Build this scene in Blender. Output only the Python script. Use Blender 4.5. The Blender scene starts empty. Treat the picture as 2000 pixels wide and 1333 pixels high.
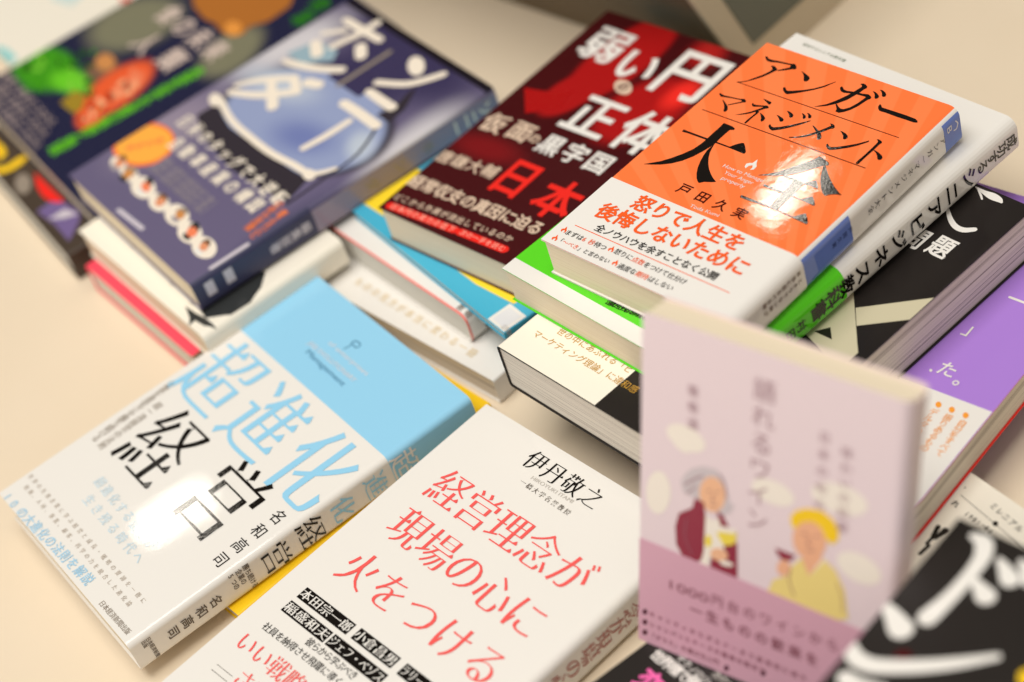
import bpy, math
from mathutils import Vector, Matrix
from mathutils.geometry import delaunay_2d_cdt
scene = bpy.context.scene
col = scene.collection

# ------------------------------------------------------------------ camera, world, lamps, exposure
MM = 0.001
cam = bpy.data.objects.new('camera', bpy.data.cameras.new('camera')); col.objects.link(cam)
FW = Vector((0, 0.748467, -0.663172)); RT = Vector((0.944233, -0.218367, -0.246453)); UP = Vector((0.329277, 0.626189, 0.706728))
cam.matrix_world = Matrix.Translation(Vector((-13.558, -723.695, 634.527)) * MM) @ Matrix((RT, UP, -FW)).transposed().to_4x4()
cd = cam.data; cd.sensor_fit = 'HORIZONTAL'; cd.sensor_width = 36; cd.lens = 3943.286 / 2000 * 36
cd.clip_start = 0.01; cd.clip_end = 50
cd.dof.use_dof = True; cd.dof.focus_distance = 0.856; cd.dof.aperture_fstop = 3.8; cd.dof.aperture_blades = 9
scene.camera = cam
scene.view_settings.view_transform = 'Standard'; scene.view_settings.look = 'None'
scene.view_settings.exposure = -0.09; scene.view_settings.gamma = 1.0; scene.view_settings.use_curve_mapping = False
world = bpy.data.worlds.new('World'); scene.world = world; world.use_nodes = True
WN = world.node_tree.nodes; WL = world.node_tree.links; bg = WN['Background']
wt = WN.new('ShaderNodeTexCoord'); wd = WN.new('ShaderNodeVectorMath'); wd.operation = 'DOT_PRODUCT'; wd.inputs[1].default_value = (-0.55, -0.60, 0.58); WL.new(wt.outputs['Generated'], wd.inputs[0])
wr = WN.new('ShaderNodeValToRGB'); WL.new(wd.outputs['Value'], wr.inputs[0])   # dim far side of the room, bright side behind the photographer
wr.color_ramp.elements[0].position = 0.1; wr.color_ramp.elements[0].color = (0.13, 0.11, 0.085, 1); wr.color_ramp.elements[1].position = 0.9; wr.color_ramp.elements[1].color = (1.0, 0.945, 0.875, 1)
WL.new(wr.outputs[0], bg.inputs[0]); bg.inputs[1].default_value = 0.78

def area_lamp(name, loc, target, sx, sy, power, color):
    l = bpy.data.lights.new(name, 'AREA'); l.shape = 'RECTANGLE'; l.size = sx; l.size_y = sy; l.energy = power; l.color = color
    o = bpy.data.objects.new(name, l); col.objects.link(o); o.location = loc
    o.rotation_euler = (Vector(target) - Vector(loc)).to_track_quat('-Z', 'Y').to_euler(); return o
area_lamp('ceiling_panel', (-0.35, -0.25, 2.0), (0, 0, 0), 1.4, 1.2, 37, (1, 0.97, 0.92))
def spot_lamp(loc, target, axis, sx, sy, power, color):
    o = area_lamp('ceiling_spot', loc, target, sx, sy, power, color)
    z = (Vector(loc) - Vector(target)).normalized(); x = Vector(axis); x = (x - z * x.dot(z)).normalized(); o.matrix_world = Matrix.Translation(loc) @ Matrix((x, z.cross(x), z)).transposed().to_4x4()
spot_lamp((0.571, 2.184, 2.005), (0.1, -0.1, 0.1), (0.126, 0.047, -0.048), 0.14, 0.04, 0.75, (1, 0.92, 0.80))
spot_lamp((-0.728, 2.087, 2.036), (-0.2, -0.1, 0.0), (0.129, 0.040, -0.003), 0.14, 0.04, 0.75, (1, 0.92, 0.80))

# ------------------------------------------------------------------ materials
def lin(c):
    return tuple((v / 255 / 12.92) if v / 255 <= 0.04045 else ((v / 255 + 0.055) / 1.055) ** 2.4 for v in c)
PAL = dict(ink=(20,16,14), ink2=(34,29,26), darkred=(70,14,8), white=(234,230,223), vermilion=(244,96,38), blue=(104,128,200), navy=(40,44,80), brown=(110,80,60),
 lime=(92,212,40), greygreen=(120,132,110), cream=(242,235,219), gold=(196,150,66), beige=(205,196,166), red=(168,18,20), red2=(120,14,20), red3=(238,44,36), maroon=(82,14,20),
 beige2=(222,196,172), pinkpale=(250,180,160), skyblue=(150,208,238), greybrown=(150,138,124), greybrown2=(96,86,76), palebrown=(186,174,160), paleblue=(205,222,230), paleblue2=(168,208,232), palegrey=(222,222,224), slateblue=(86,140,170),
 coral=(240,92,88), palegrey2=(196,190,182), rust=(172,62,46), tangerine=(246,160,60), yellow=(250,204,30), hotpink=(244,110,176), lilac=(146,134,152), silver=(206,202,206), navy2=(58,52,86), skygrey=(134,148,190),darkedge=(26,22,32),
 bluegrey=(116,126,174), skygrey2=(150,176,188), black2=(52,46,54), cream2=(240,228,210), orangered=(250,120,64), amber=(255,176,72), orange2=(244,130,76), greylilac=(170,160,162), peach2=(226,150,110), lilacpale=(204,196,204), navy3=(58,58,86),
 olivegrey=(124,122,98), leafdark=(34,84,22),leaflight=(128,206,60),flesh=(246,176,130),deepred=(150,44,26),winlight=(186,196,210),winblue=(112,124,176),winmid=(146,158,194),green1=(62,150,20), green2=(104,200,36), salmon=(232,92,46), salmon2=(240,132,92), tan=(206,140,80), olive=(160,132,40), brownred=(132,96,72), greywhite=(216,196,184), greytext=(158,142,140), wood=(176,108,44), amber2=(228,150,66), wood2=(120,66,24), green3=(44,124,22),
 purple2=(116,98,146), charcoal=(52,54,54), grey=(140,130,122), coral2=(248,120,110), yellow2=(252,218,50), palegold=(226,206,170), cyan=(140,214,214), cyanpale=(206,226,222), mauve=(176,144,152), creamleaf=(244,234,222), greyhair=(206,194,198), skin=(240,186,148), burgundy=(146,44,66), lemon=(240,216,80),
 blond=(250,206,34), skin2=(240,180,144), butter=(240,216,136), mauve2=(150,92,106), plum=(84,32,52),
 orange=(255,122,66), black=(32,27,25), redcover=(66,8,14), hondacover=(102,94,124), purple=(172,128,216), pink=(246,74,96), greencover=(30,32,62), lettercover=(70,58,48), bluecover=(70,176,208), pinkwine=(233,214,219), obiwine=(216,166,184))
MATS = {}
def principled(name, rough=0.35, spec=0.5):
    m = bpy.data.materials.new(name); m.use_nodes = True
    b = m.node_tree.nodes['Principled BSDF']; b.inputs['Roughness'].default_value = rough; b.inputs['Specular IOR Level'].default_value = spec
    return m, m.node_tree, b
def paper_bump(nt, b, scale, strength, depth=0.00002):
    n = nt.nodes.new('ShaderNodeTexNoise'); n.inputs['Scale'].default_value = scale; n.inputs['Detail'].default_value = 3
    tc = nt.nodes.new('ShaderNodeTexCoord'); nt.links.new(tc.outputs['Object'], n.inputs['Vector'])
    bp = nt.nodes.new('ShaderNodeBump'); bp.inputs['Strength'].default_value = strength; bp.inputs['Distance'].default_value = depth
    nt.links.new(n.outputs['Fac'], bp.inputs['Height']); nt.links.new(bp.outputs['Normal'], b.inputs['Normal'])
MATTE = {'creamleaf', 'butter', 'blond', 'skin', 'skin2', 'burgundy', 'greyhair', 'mauve', 'mauve2', 'plum', 'lemon', 'black', 'ink2', 'bluecover', 'redcover', 'purple', 'pinkwine', 'obiwine', 'cream', 'beige', 'lettercover', 'pink', 'yellow', 'coral', 'cream2', 'skygrey', 'bluegrey', 'navy3', 'silver'}
def mat(c):
    """printed colour on laminated paper"""
    if c not in MATS:
        m, nt, b = principled('print_' + c, 0.34 if c in MATTE else 0.028, 0.35 if c in MATTE else 0.42)
        paper_bump(nt, b, 45, 1.0, 0.000022)   # slack paper: faint waves in the reflections
        b.inputs['Base Color'].default_value = (*lin(PAL[c]), 1); MATS[c] = m
    return MATS[c]
def soft_cover(key, base):
    """printed picture made of soft patches of colour that run into each other"""
    m, nt, b = principled('print_' + key + '_picture', 0.3, 0.35); N = nt.nodes; L = nt.links
    tc = N.new('ShaderNodeTexCoord'); out = None
    rgb = N.new('ShaderNodeRGB'); rgb.outputs[0].default_value = (*lin(PAL[base]), 1); out = rgb.outputs[0]
    for c, (cu, cv), r1, r2, soft in BLOBS.get(key, []):
        d = N.new('ShaderNodeVectorMath'); d.operation = 'SUBTRACT'; d.inputs[1].default_value = (cu * MM, cv * MM, 0); L.new(tc.outputs['Object'], d.inputs[0])
        cx = N.new('ShaderNodeCombineXYZ')
        for i, r in enumerate((r1, r2)):
            q = N.new('ShaderNodeVectorMath'); q.operation = 'DOT_PRODUCT'; q.inputs[1].default_value = (r[0] / MM, r[1] / MM, 0); L.new(d.outputs[0], q.inputs[0]); L.new(q.outputs['Value'], cx.inputs[i])
        ln = N.new('ShaderNodeVectorMath'); ln.operation = 'LENGTH'; L.new(cx.outputs[0], ln.inputs[0])
        mr = N.new('ShaderNodeMapRange'); mr.interpolation_type = 'SMOOTHSTEP'; mr.inputs['From Min'].default_value = 1 - soft; mr.inputs['From Max'].default_value = 1; mr.inputs['To Min'].default_value = 1; mr.inputs['To Max'].default_value = 0; L.new(ln.outputs['Value'], mr.inputs['Value'])
        mx = N.new('ShaderNodeMix'); mx.data_type = 'RGBA'; L.new(mr.outputs['Result'], mx.inputs['Factor']); L.new(out, mx.inputs[6]); mx.inputs[7].default_value = (*lin(PAL[c]), 1); out = mx.outputs[2]
    L.new(out, b.inputs['Base Color']); return m
def ray_cover():
    """orange cover printed with a fan of lighter and darker rays"""
    m, nt, b = principled('print_orange_rays', 0.028, 0.42); paper_bump(nt, b, 55, 1.0, 0.00006); N = nt.nodes; L = nt.links
    tc = N.new('ShaderNodeTexCoord'); mp = N.new('ShaderNodeVectorMath'); mp.operation = 'SUBTRACT'; mp.inputs[1].default_value = (0.135, -0.01, 0); L.new(tc.outputs['Object'], mp.inputs[0])
    sp = N.new('ShaderNodeSeparateXYZ'); L.new(mp.outputs[0], sp.inputs[0])
    at = N.new('ShaderNodeMath'); at.operation = 'ARCTAN2'; L.new(sp.outputs['Y'], at.inputs[0]); L.new(sp.outputs['X'], at.inputs[1])
    mu = N.new('ShaderNodeMath'); mu.operation = 'MULTIPLY'; mu.inputs[1].default_value = 62; L.new(at.outputs[0], mu.inputs[0])
    si = N.new('ShaderNodeMath'); si.operation = 'SINE'; L.new(mu.outputs[0], si.inputs[0])
    cr = N.new('ShaderNodeValToRGB'); cr.color_ramp.elements[0].position = 0.42; cr.color_ramp.elements[1].position = 0.58
    cr.color_ramp.elements[0].color = (*lin((255, 122, 64)), 1); cr.color_ramp.elements[1].color = (*lin((255, 131, 75)), 1)
    a = N.new('ShaderNodeMath'); a.operation = 'MULTIPLY_ADD'; a.inputs[1].default_value = 0.5; a.inputs[2].default_value = 0.5; L.new(si.outputs[0], a.inputs[0]); L.new(a.outputs[0], cr.inputs[0])
    L.new(cr.outputs[0], b.inputs['Base Color']); return m
def page_mat(name, base, dark, amount):
    """edge of a block of pages: fine uneven sheet lines along the block"""
    m, nt, b = principled(name, 0.8, 0.2); N = nt.nodes; L = nt.links
    tc = N.new('ShaderNodeTexCoord'); mp = N.new('ShaderNodeMapping'); mp.inputs['Scale'].default_value = (3, 3, 1500); L.new(tc.outputs['Object'], mp.inputs[0])
    n = N.new('ShaderNodeTexNoise'); n.inputs['Scale'].default_value = 1; n.inputs['Detail'].default_value = 4; n.inputs['Roughness'].default_value = 0.75; L.new(mp.outputs[0], n.inputs['Vector'])
    cr = N.new('ShaderNodeValToRGB'); cr.color_ramp.elements[0].position = 0.33; cr.color_ramp.elements[1].position = 0.33 + 0.17
    mix = tuple(lin(dark)[i] * amount + lin(base)[i] * (1 - amount) for i in range(3))
    cr.color_ramp.elements[0].color = (*mix, 1); cr.color_ramp.elements[1].color = (*lin(base), 1)
    L.new(n.outputs['Fac'], cr.inputs[0]); L.new(cr.outputs[0], b.inputs['Base Color'])
    bp = N.new('ShaderNodeBump'); bp.inputs['Strength'].default_value = 0.25; bp.inputs['Distance'].default_value = 0.0003; L.new(n.outputs['Fac'], bp.inputs['Height']); L.new(bp.outputs['Normal'], b.inputs['Normal'])
    return m
PAGES = dict(cream=page_mat('pages_cream', (236, 222, 196), (196, 170, 130), 0.55), white=page_mat('pages_white', (232, 224, 210), (96, 80, 66), 0.95),
             grey=page_mat('pages_grey', (224, 222, 214), (180, 174, 164), 0.5))
MATS['orange_rays'] = ray_cover()
mk, nt_, b_ = principled('print_ink', 0.03, 0.45); paper_bump(nt_, b_, 900, 0.8); b_.inputs['Base Color'].default_value = (*lin(PAL['ink']), 1); MATS['ink'] = mk

# ------------------------------------------------------------------ lettering: glyph outlines from the built-in font
GL = {}
def loops_of(text):
    cu = bpy.data.curves.new('tmp', 'FONT'); cu.body = text; cu.size = 1; cu.resolution_u = 3
    o = bpy.data.objects.new('tmp', cu); col.objects.link(o); dg = bpy.context.evaluated_depsgraph_get()
    oe = o.evaluated_get(dg); c2 = oe.to_curve(dg); res = []
    for s in c2.splines:
        P = []
        bp = s.bezier_points; n = len(bp)
        for i in range(n):
            a, b = bp[i], bp[(i + 1) % n]; p0, p1, p2, p3 = (v.xy for v in (a.co, a.handle_right, b.handle_left, b.co))
            straight = abs((p1 - p0).cross(p3 - p0)) < 1e-5 and abs((p2 - p0).cross(p3 - p0)) < 1e-5
            st = 1 if straight else 4
            for k in range(st):
                t = k / st; q = p0 * (1 - t) ** 3 + p1 * 3 * t * (1 - t) ** 2 + p2 * 3 * t * t * (1 - t) + p3 * t ** 3
                if not P or (q - P[-1]).length > 1e-4: P.append(q.copy())
        if len(P) > 2 and (P[0] - P[-1]).length < 1e-4: P.pop()
        if len(P) > 2: res.append(P)
    oe.to_curve_clear(); bpy.data.objects.remove(o); bpy.data.curves.remove(cu)
    return res
ref = loops_of('国'); xs = [p.x for l in ref for p in l]; ys = [p.y for l in ref for p in l]
EM = (max(xs) - min(xs)) / 0.845; CX = (max(xs) + min(xs)) / 2; CY = (max(ys) + min(ys)) / 2
STYLE = dict(g=(0, 0, 0), b=(.012, .012, 0), B=(.026, .022, 0), m=(.008, -.020, 1), M=(.022, -.008, 1), c=(.010, -.016, 1))
def signed(P): return sum(P[i].x * P[(i + 1) % len(P)].y - P[(i + 1) % len(P)].x * P[i].y for i in range(len(P))) / 2
def inset(P, dx, dy, ccw):
    """moves every outline edge outwards by dx where it is upright and dy where it is level"""
    n = len(P); E = []
    for i in range(n):
        d = P[(i + 1) % n] - P[i]; l = d.length or 1e-9; nr = Vector((d.y / l, -d.x / l)); 
        E.append((nr, dx * nr.x ** 2 + dy * nr.y ** 2, d / l))
    out = []
    for i in range(n):
        (n0, d0, t0), (n1, d1, t1) = E[i - 1], E[i]; cr = t0.x * t1.y - t0.y * t1.x
        if abs(cr) > 0.25:
            a = P[i] + n0 * d0; b = P[i] + n1 * d1; k = ((b - a).x * t1.y - (b - a).y * t1.x) / cr; q = a + t0 * k
            if (q - P[i]).length > 0.06: q = P[i] + (q - P[i]).normalized() * 0.06
        else: q = P[i] + (n0 * d0 + n1 * d1) / 2
        out.append(q)
    return out
def uroko(P):
    """adds the brush-stop triangle of printed mincho type to the right end of level strokes"""
    n = len(P); out = []; i = 0
    for i in range(n):
        a, b = P[i], P[(i + 1) % n]; d = b - a; l = d.length; out.append(a)
        if 0.015 < l < 0.075 and d.y > 0.9 * l:
            p, q = P[i - 1], P[(i + 2) % n]
            if (a - p).x > 0.12 and abs((a - p).y) < 0.1 * abs((a - p).x) and (q - b).x < -0.09 and abs((q - b).y) < 0.1 * abs((q - b).x):
                out += [Vector((b.x + 0.012, b.y)), Vector((b.x - 0.045, b.y + 0.075)), Vector((b.x - 0.115, b.y))]
    return out
def winding(loops, x, y):
    wn = 0
    for P in loops:
        for i in range(len(P)):
            a, b = P[i - 1], P[i]
            if (a.y <= y) != (b.y <= y):
                side = (b.x - a.x) * (y - a.y) - (x - a.x) * (b.y - a.y)
                if a.y <= y and side > 0: wn += 1
                elif a.y > y and side < 0: wn -= 1
    return wn
def fill(loops):
    V, E = [], []
    for P in loops:
        k = len(V); V += [Vector((p.x, p.y)) for p in P]; E += [(k + i, k + (i + 1) % len(P)) for i in range(len(P))]
    r = delaunay_2d_cdt(V, E, [], 0, 1e-6); pts = r[0]; F = []
    for f in r[2]:
        c = sum((pts[i] for i in f), Vector((0, 0))) / len(f)
        if winding(loops, c.x, c.y) != 0: F.append(tuple(f))
    return [(v.x, v.y) for v in pts], F
def glyph(ch, style):
    k = (ch, style)
    if k not in GL:
        L = [[Vector(((p.x - CX) / EM, (p.y - CY) / EM)) for p in P] for P in loops_of(ch)]
        dx, dy, mi = STYLE[style]
        if L:
            big = max(L, key=lambda P: abs(signed(P))); flip = signed(big) < 0
            if flip: L = [P[::-1] for P in L]
            if dx or dy: L = [inset(P, dx, dy, True) for P in L]
            if mi: L = [uroko(P) for P in L]
            GL[k] = fill(L)
        else: GL[k] = ([], [])
    return GL[k]
def smooth(P, n=4):
    out = []
    for i in range(len(P) - 1):
        p0, p1, p2, p3 = P[max(i - 1, 0)], P[i], P[i + 1], P[min(i + 2, len(P) - 1)]
        for k in range(n):
            t = k / n; out.append([0.5 * (2 * b + (c - a) * t + (2 * a - 5 * b + 4 * c - d) * t * t + (3 * b - a - 3 * c + d) * t ** 3) for a, b, c, d in zip(p0, p1, p2, p3)])
    return out + [list(P[-1])]
def stroke_poly(P):
    """outline of a brush stroke of varying width with round ends"""
    Q = smooth(P) if len(P) > 2 else [list(p) for p in P]
    Lf, Rt = [], []
    for i, (x, y, w) in enumerate(Q):
        a, b = Q[max(i - 1, 0)], Q[min(i + 1, len(Q) - 1)]; d = Vector((b[0] - a[0], b[1] - a[1])); d = d.normalized() if d.length > 1e-6 else Vector((1, 0)); n = Vector((-d.y, d.x)) * w / 2
        Lf.append(Vector((x, y)) + n); Rt.append(Vector((x, y)) - n)
        if i in (0, len(Q) - 1):
            s = -1 if i == 0 else 1; cap = [Vector((x, y)) + n * math.cos(t) + d * s * w / 2 * math.sin(t) for t in (0.5, 1.05, 1.57, 2.09, 2.64)]
            if i == 0: c0 = cap
            else: c1 = cap
    return Lf + c1 + Rt[::-1] + c0[::-1]

# ------------------------------------------------------------------ book building
class Wrap:
    """the jacket's run round a book: front cover, spine, back cover, as a curve of arc length s"""
    def __init__(self, w, t, r, side):
        self.w, self.t, self.r, self.side = w, t, r, side
        q = math.pi / 2 * r; self.b = [0, w - r, w - r + q, w - r + q + t - 2 * r, w - r + 2 * q + t - 2 * r]; self.L = self.b[4] + w - r
        self.S = [0] + [self.b[1] + q * i / 6 for i in range(7)] + [self.b[3] + q * i / 6 for i in range(7)] + [self.L]
    def at(self, s, off=0.0):
        w, t, r, b = self.w, self.t, self.r, self.b
        if s <= b[1]: p = (s, 0, 0, 1)
        elif s <= b[2]:
            a = (s - b[1]) / r; p = (w - r + r * math.sin(a), -r + r * math.cos(a), math.sin(a), math.cos(a))
        elif s <= b[3]: p = (w, -r - (s - b[2]), 1, 0)
        elif s <= b[4]:
            a = (s - b[3]) / r; p = (w - r + r * math.cos(a), -t + r - r * math.sin(a), math.cos(a), -math.sin(a))
        else: p = (w - r - (s - b[4]), -t, 0, -1)
        x, z = p[0] + p[2] * off, p[1] + p[3] * off
        return (w - x, z) if self.side == 'left' else (x, z)
    def chord(self, s, off=0.0):
        S = self.S
        for i in range(len(S) - 1):
            if s <= S[i + 1] or i == len(S) - 2:
                a, b = self.at(S[i], off), self.at(S[i + 1], off); k = (s - S[i]) / (S[i + 1] - S[i]); return (a[0] + (b[0] - a[0]) * k, a[1] + (b[1] - a[1]) * k)
class Build:
    def __init__(self): self.V, self.F, self.MI, self.M, self.sm = [], [], [], [], []
    def slot(self, m):
        if m not in self.M: self.M.append(m)
        return self.M.index(m)
    def add(self, V, F, m):
        k = len(self.V); self.V += V; i = self.slot(m)
        for f in F: self.F.append(tuple(a + k for a in f)); self.MI.append(i)
    def make(self, name, parent):
        me = bpy.data.meshes.new(name); me.from_pydata([tuple(c * MM for c in v) for v in self.V], [], self.F)
        for m in self.M: me.materials.append(m)
        me.polygons.foreach_set('material_index', self.MI); me.update()
        o = bpy.data.objects.new(name, me); col.objects.link(o)
        if parent: o.parent = parent
        return o
def ribbon(B, W, s0, s1, v0, v1, off, th, m, inner=None):
    """a sheet of paper of thickness th that follows the jacket from s0 to s1"""
    S = [s0] + [s for s in W.S if s0 + 1e-4 < s < s1 - 1e-4] + [s1]; n = len(S)
    A = [W.chord(s, off) for s in S]; I = [W.chord(s, off - th) for s in S]
    V = [(x, v, z) for v in (v0, v1) for x, z in A] + [(x, v, z) for v in (v0, v1) for x, z in I]
    o = lambda i, k: i + k * n
    fl = W.side == 'left'
    def q(f): return f[::-1] if fl else f
    F = [q((o(i, 0), o(i + 1, 0), o(i + 1, 1), o(i, 1))) for i in range(n - 1)]
    Fi = [q((o(i, 2), o(i, 3), o(i + 1, 3), o(i + 1, 2))) for i in range(n - 1)] if th else []
    Fe = [q((o(i, 0), o(i, 2), o(i + 1, 2), o(i + 1, 0))) for i in range(n - 1)] + [q((o(i, 1), o(i + 1, 1), o(i + 1, 3), o(i, 3))) for i in range(n - 1)] + [q((o(0, 0), o(0, 1), o(0, 3), o(0, 2))), q((o(n - 1, 0), o(n - 1, 2), o(n - 1, 3), o(n - 1, 1)))] if th else []
    B.add(V, F, m)
    if th: B.add(V, Fi + Fe, inner or m)
def clip(P, s, keep_low):
    out = []; n = len(P)
    for i in range(n):
        a, b = P[i], P[(i + 1) % n]; ia = (a[0] <= s) == keep_low; ib = (b[0] <= s) == keep_low
        if ia: out.append(a)
        if ia != ib:
            k = (s - a[0]) / (b[0] - a[0]); out.append((s, a[1] + (b[1] - a[1]) * k))
    return out
def press(B, W, pts, faces, off, m, vlim, flatlim=None):
    """prints flat artwork (s, v in mm) on the wrapped jacket, cut where the jacket bends"""
    V, F = [], []; h0, h1 = vlim
    cuts = [s for s in W.S if s > 0]
    for f in faces:
        P = [pts[i] for i in f]; polys = [P]
        lo = min(p[0] for p in P); hi = max(p[0] for p in P)
        if lo < 0: polys = [clip(p, 0, False) for p in polys]
        if hi > W.L: polys = [clip(p, W.L, True) for p in polys]
        for c in cuts:
            if lo < c < hi:
                nx = []
                for p in polys:
                    if len(p) > 2: nx += [clip(p, c, True), clip(p, c, False)]
                polys = nx
        for p in polys:
            q = [(a[1], a[0]) for a in p]
            if q and min(a[0] for a in q) < h0: q = clip(q, h0, False)
            if q and max(a[0] for a in q) > h1: q = clip(q, h1, True)
            p = [(a[1], a[0]) for a in q]
            if len(p) < 3: continue
            ar = sum(p[i][0] * p[(i + 1) % len(p)][1] - p[(i + 1) % len(p)][0] * p[i][1] for i in range(len(p)))
            if abs(ar) < 1e-5: continue
            if (ar < 0) != (W.side == 'left'): p = p[::-1]
            k = len(V)
            mid = sum(a[0] for a in p) / len(p)
            for s, v in p: x, z = W.chord(min(max(s, 0), W.L), off); V.append((x, v, z))
            F.append(tuple(range(k, k + len(p))))
    if F: B.add(V, F, m)
def artwork(B, W, items, target, base, h, mirror):
    cnt = 0
    fix = (lambda u: W.w - u) if mirror else (lambda u: u)
    for it in items:
        if it[1] != target: continue
        cnt += 1; tiny = 0.0016 * (cnt % 25)
        if it[0] == 't':
            _, _, runs, a, b, su, sv, st = it; N = sum(len(s) for s, _ in runs); i = 0
            for s, c in runs:
                for ch in s:
                    k = i / (N - 1) if N > 1 else 0; cu, cv = a[0] + (b[0] - a[0]) * k, a[1] + (b[1] - a[1]) * k; i += 1
                    V, F = glyph(ch, st)
                    press(B, W, [(fix(cu + x * su), cv + y * sv) for x, y in V], F, base + 0.24 + tiny, mat(c), (0.1, h - 0.1))
        elif it[0] == 'l':
            _, _, s, c, a, b, size = it; L = loops_of(s); xs = [p.x for P in L for p in P]; ln = math.hypot(b[0] - a[0], b[1] - a[1])
            kx = ln / (max(xs) - min(xs)); x0 = min(xs); du, dv = (b[0] - a[0]) / ln, (b[1] - a[1]) / ln
            V, F = fill(L)
            press(B, W, [(fix(a[0] + (x - x0) * kx * du - y * size * dv), a[1] + (x - x0) * kx * dv + y * size * du) for x, y in V], F, base + 0.24 + tiny, mat(c), (0.1, h - 0.1))
        elif it[0] in ('p', 's'):
            P = stroke_poly(it[3]) if it[0] == 's' else [Vector(p) for p in it[3]]
            V, F = fill([P]); press(B, W, [(fix(x), y) for x, y in V], F, base + 0.05 + 0.03 * it[4] + tiny, mat(it[2]), (0.1, h - 0.1))
        elif it[0] == 'r':
            _, _, c, u0, u1, v0, v1, ly = it
            if mirror: u0, u1 = fix(u1), fix(u0)
            ribbon(B, W, max(u0, 0), min(u1, W.L), max(v0, 0), min(v1, h), base + 0.04 + 0.03 * ly + tiny, 0, mat(c))
def book(key, name, label, cover, pages='cream', inner=None, lip=1.0, group=None, obi=None, soft=1.0):
    p = PLACE[key]; w, h, t, r = p['w'], p['h'], p['t'], p['r']; side = p.get('side', 'right')
    e = bpy.data.objects.new(name, None); col.objects.link(e); e.empty_display_size = 0.02
    e['label'] = label; e['category'] = 'book'
    if group: e['group'] = group
    # the Empty stands at the middle of the book's underside
    if 'R' in p:
        Rm = Matrix(p['R']).to_4x4(); M = Matrix.Translation(Vector(p['loc']) * MM) @ Rm
    else: M = Matrix.Translation(Vector((p['x'], p['y'], p['z'])) * MM) @ Matrix.Rotation(p['yaw'], 4, 'Z')
    root = Vector((w / 2, 0, -t / 2)) * MM if 'R' in p else Vector((w / 2, h / 2, -t)) * MM
    e.matrix_world = M @ Matrix.Translation(root)
    W = Wrap(w, t, r, side); mirror = side == 'left'; art = ART.get(key, [])
    B = Build(); cm = MATS.get(cover) or mat(cover)
    ribbon(B, W, 0, W.L, 0, h, 0, 0.35, cm, mat(inner) if inner else None)
    artwork(B, W, art, 'cover', 0, h, mirror)
    c = B.make('cover', e); c.location = -root
    G = Build(); g = 0.42
    Wi = Wrap(w - g, t - 2 * g, max(r - g, 0.4), side)
    S = [lip + 0.0] + [s for s in Wi.S if lip < s < Wi.L - lip] + [Wi.L - lip]
    prof = [Wi.at(s) for s in S]; prof = [(x + (g if mirror else 0), z - g) for x, z in prof]
    n = len(prof); V = [(x, v, z) for v in (lip, h - lip) for x, z in prof]
    F = [tuple(range(n)), tuple(range(2 * n - 1, n - 1, -1))] + [(i, i + n, (i + 1) % n + n, (i + 1) % n) for i in range(n)]
    if not mirror: F = [f[::-1] for f in F]
    G.add(V, F, PAGES[pages]); pg = G.make('page_block', e); pg.location = -root
    if obi:
        O = Build(); vb = p['obi']; ribbon(O, W, 0, W.L, 0.0, vb, 0.42, 0.12, mat(obi))
        for it in []: pass
        artwork(O, W, art, 'obi', 0.42, vb, mirror)
        oo = O.make('paper_band', e); oo.location = -root
    return e
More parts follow.
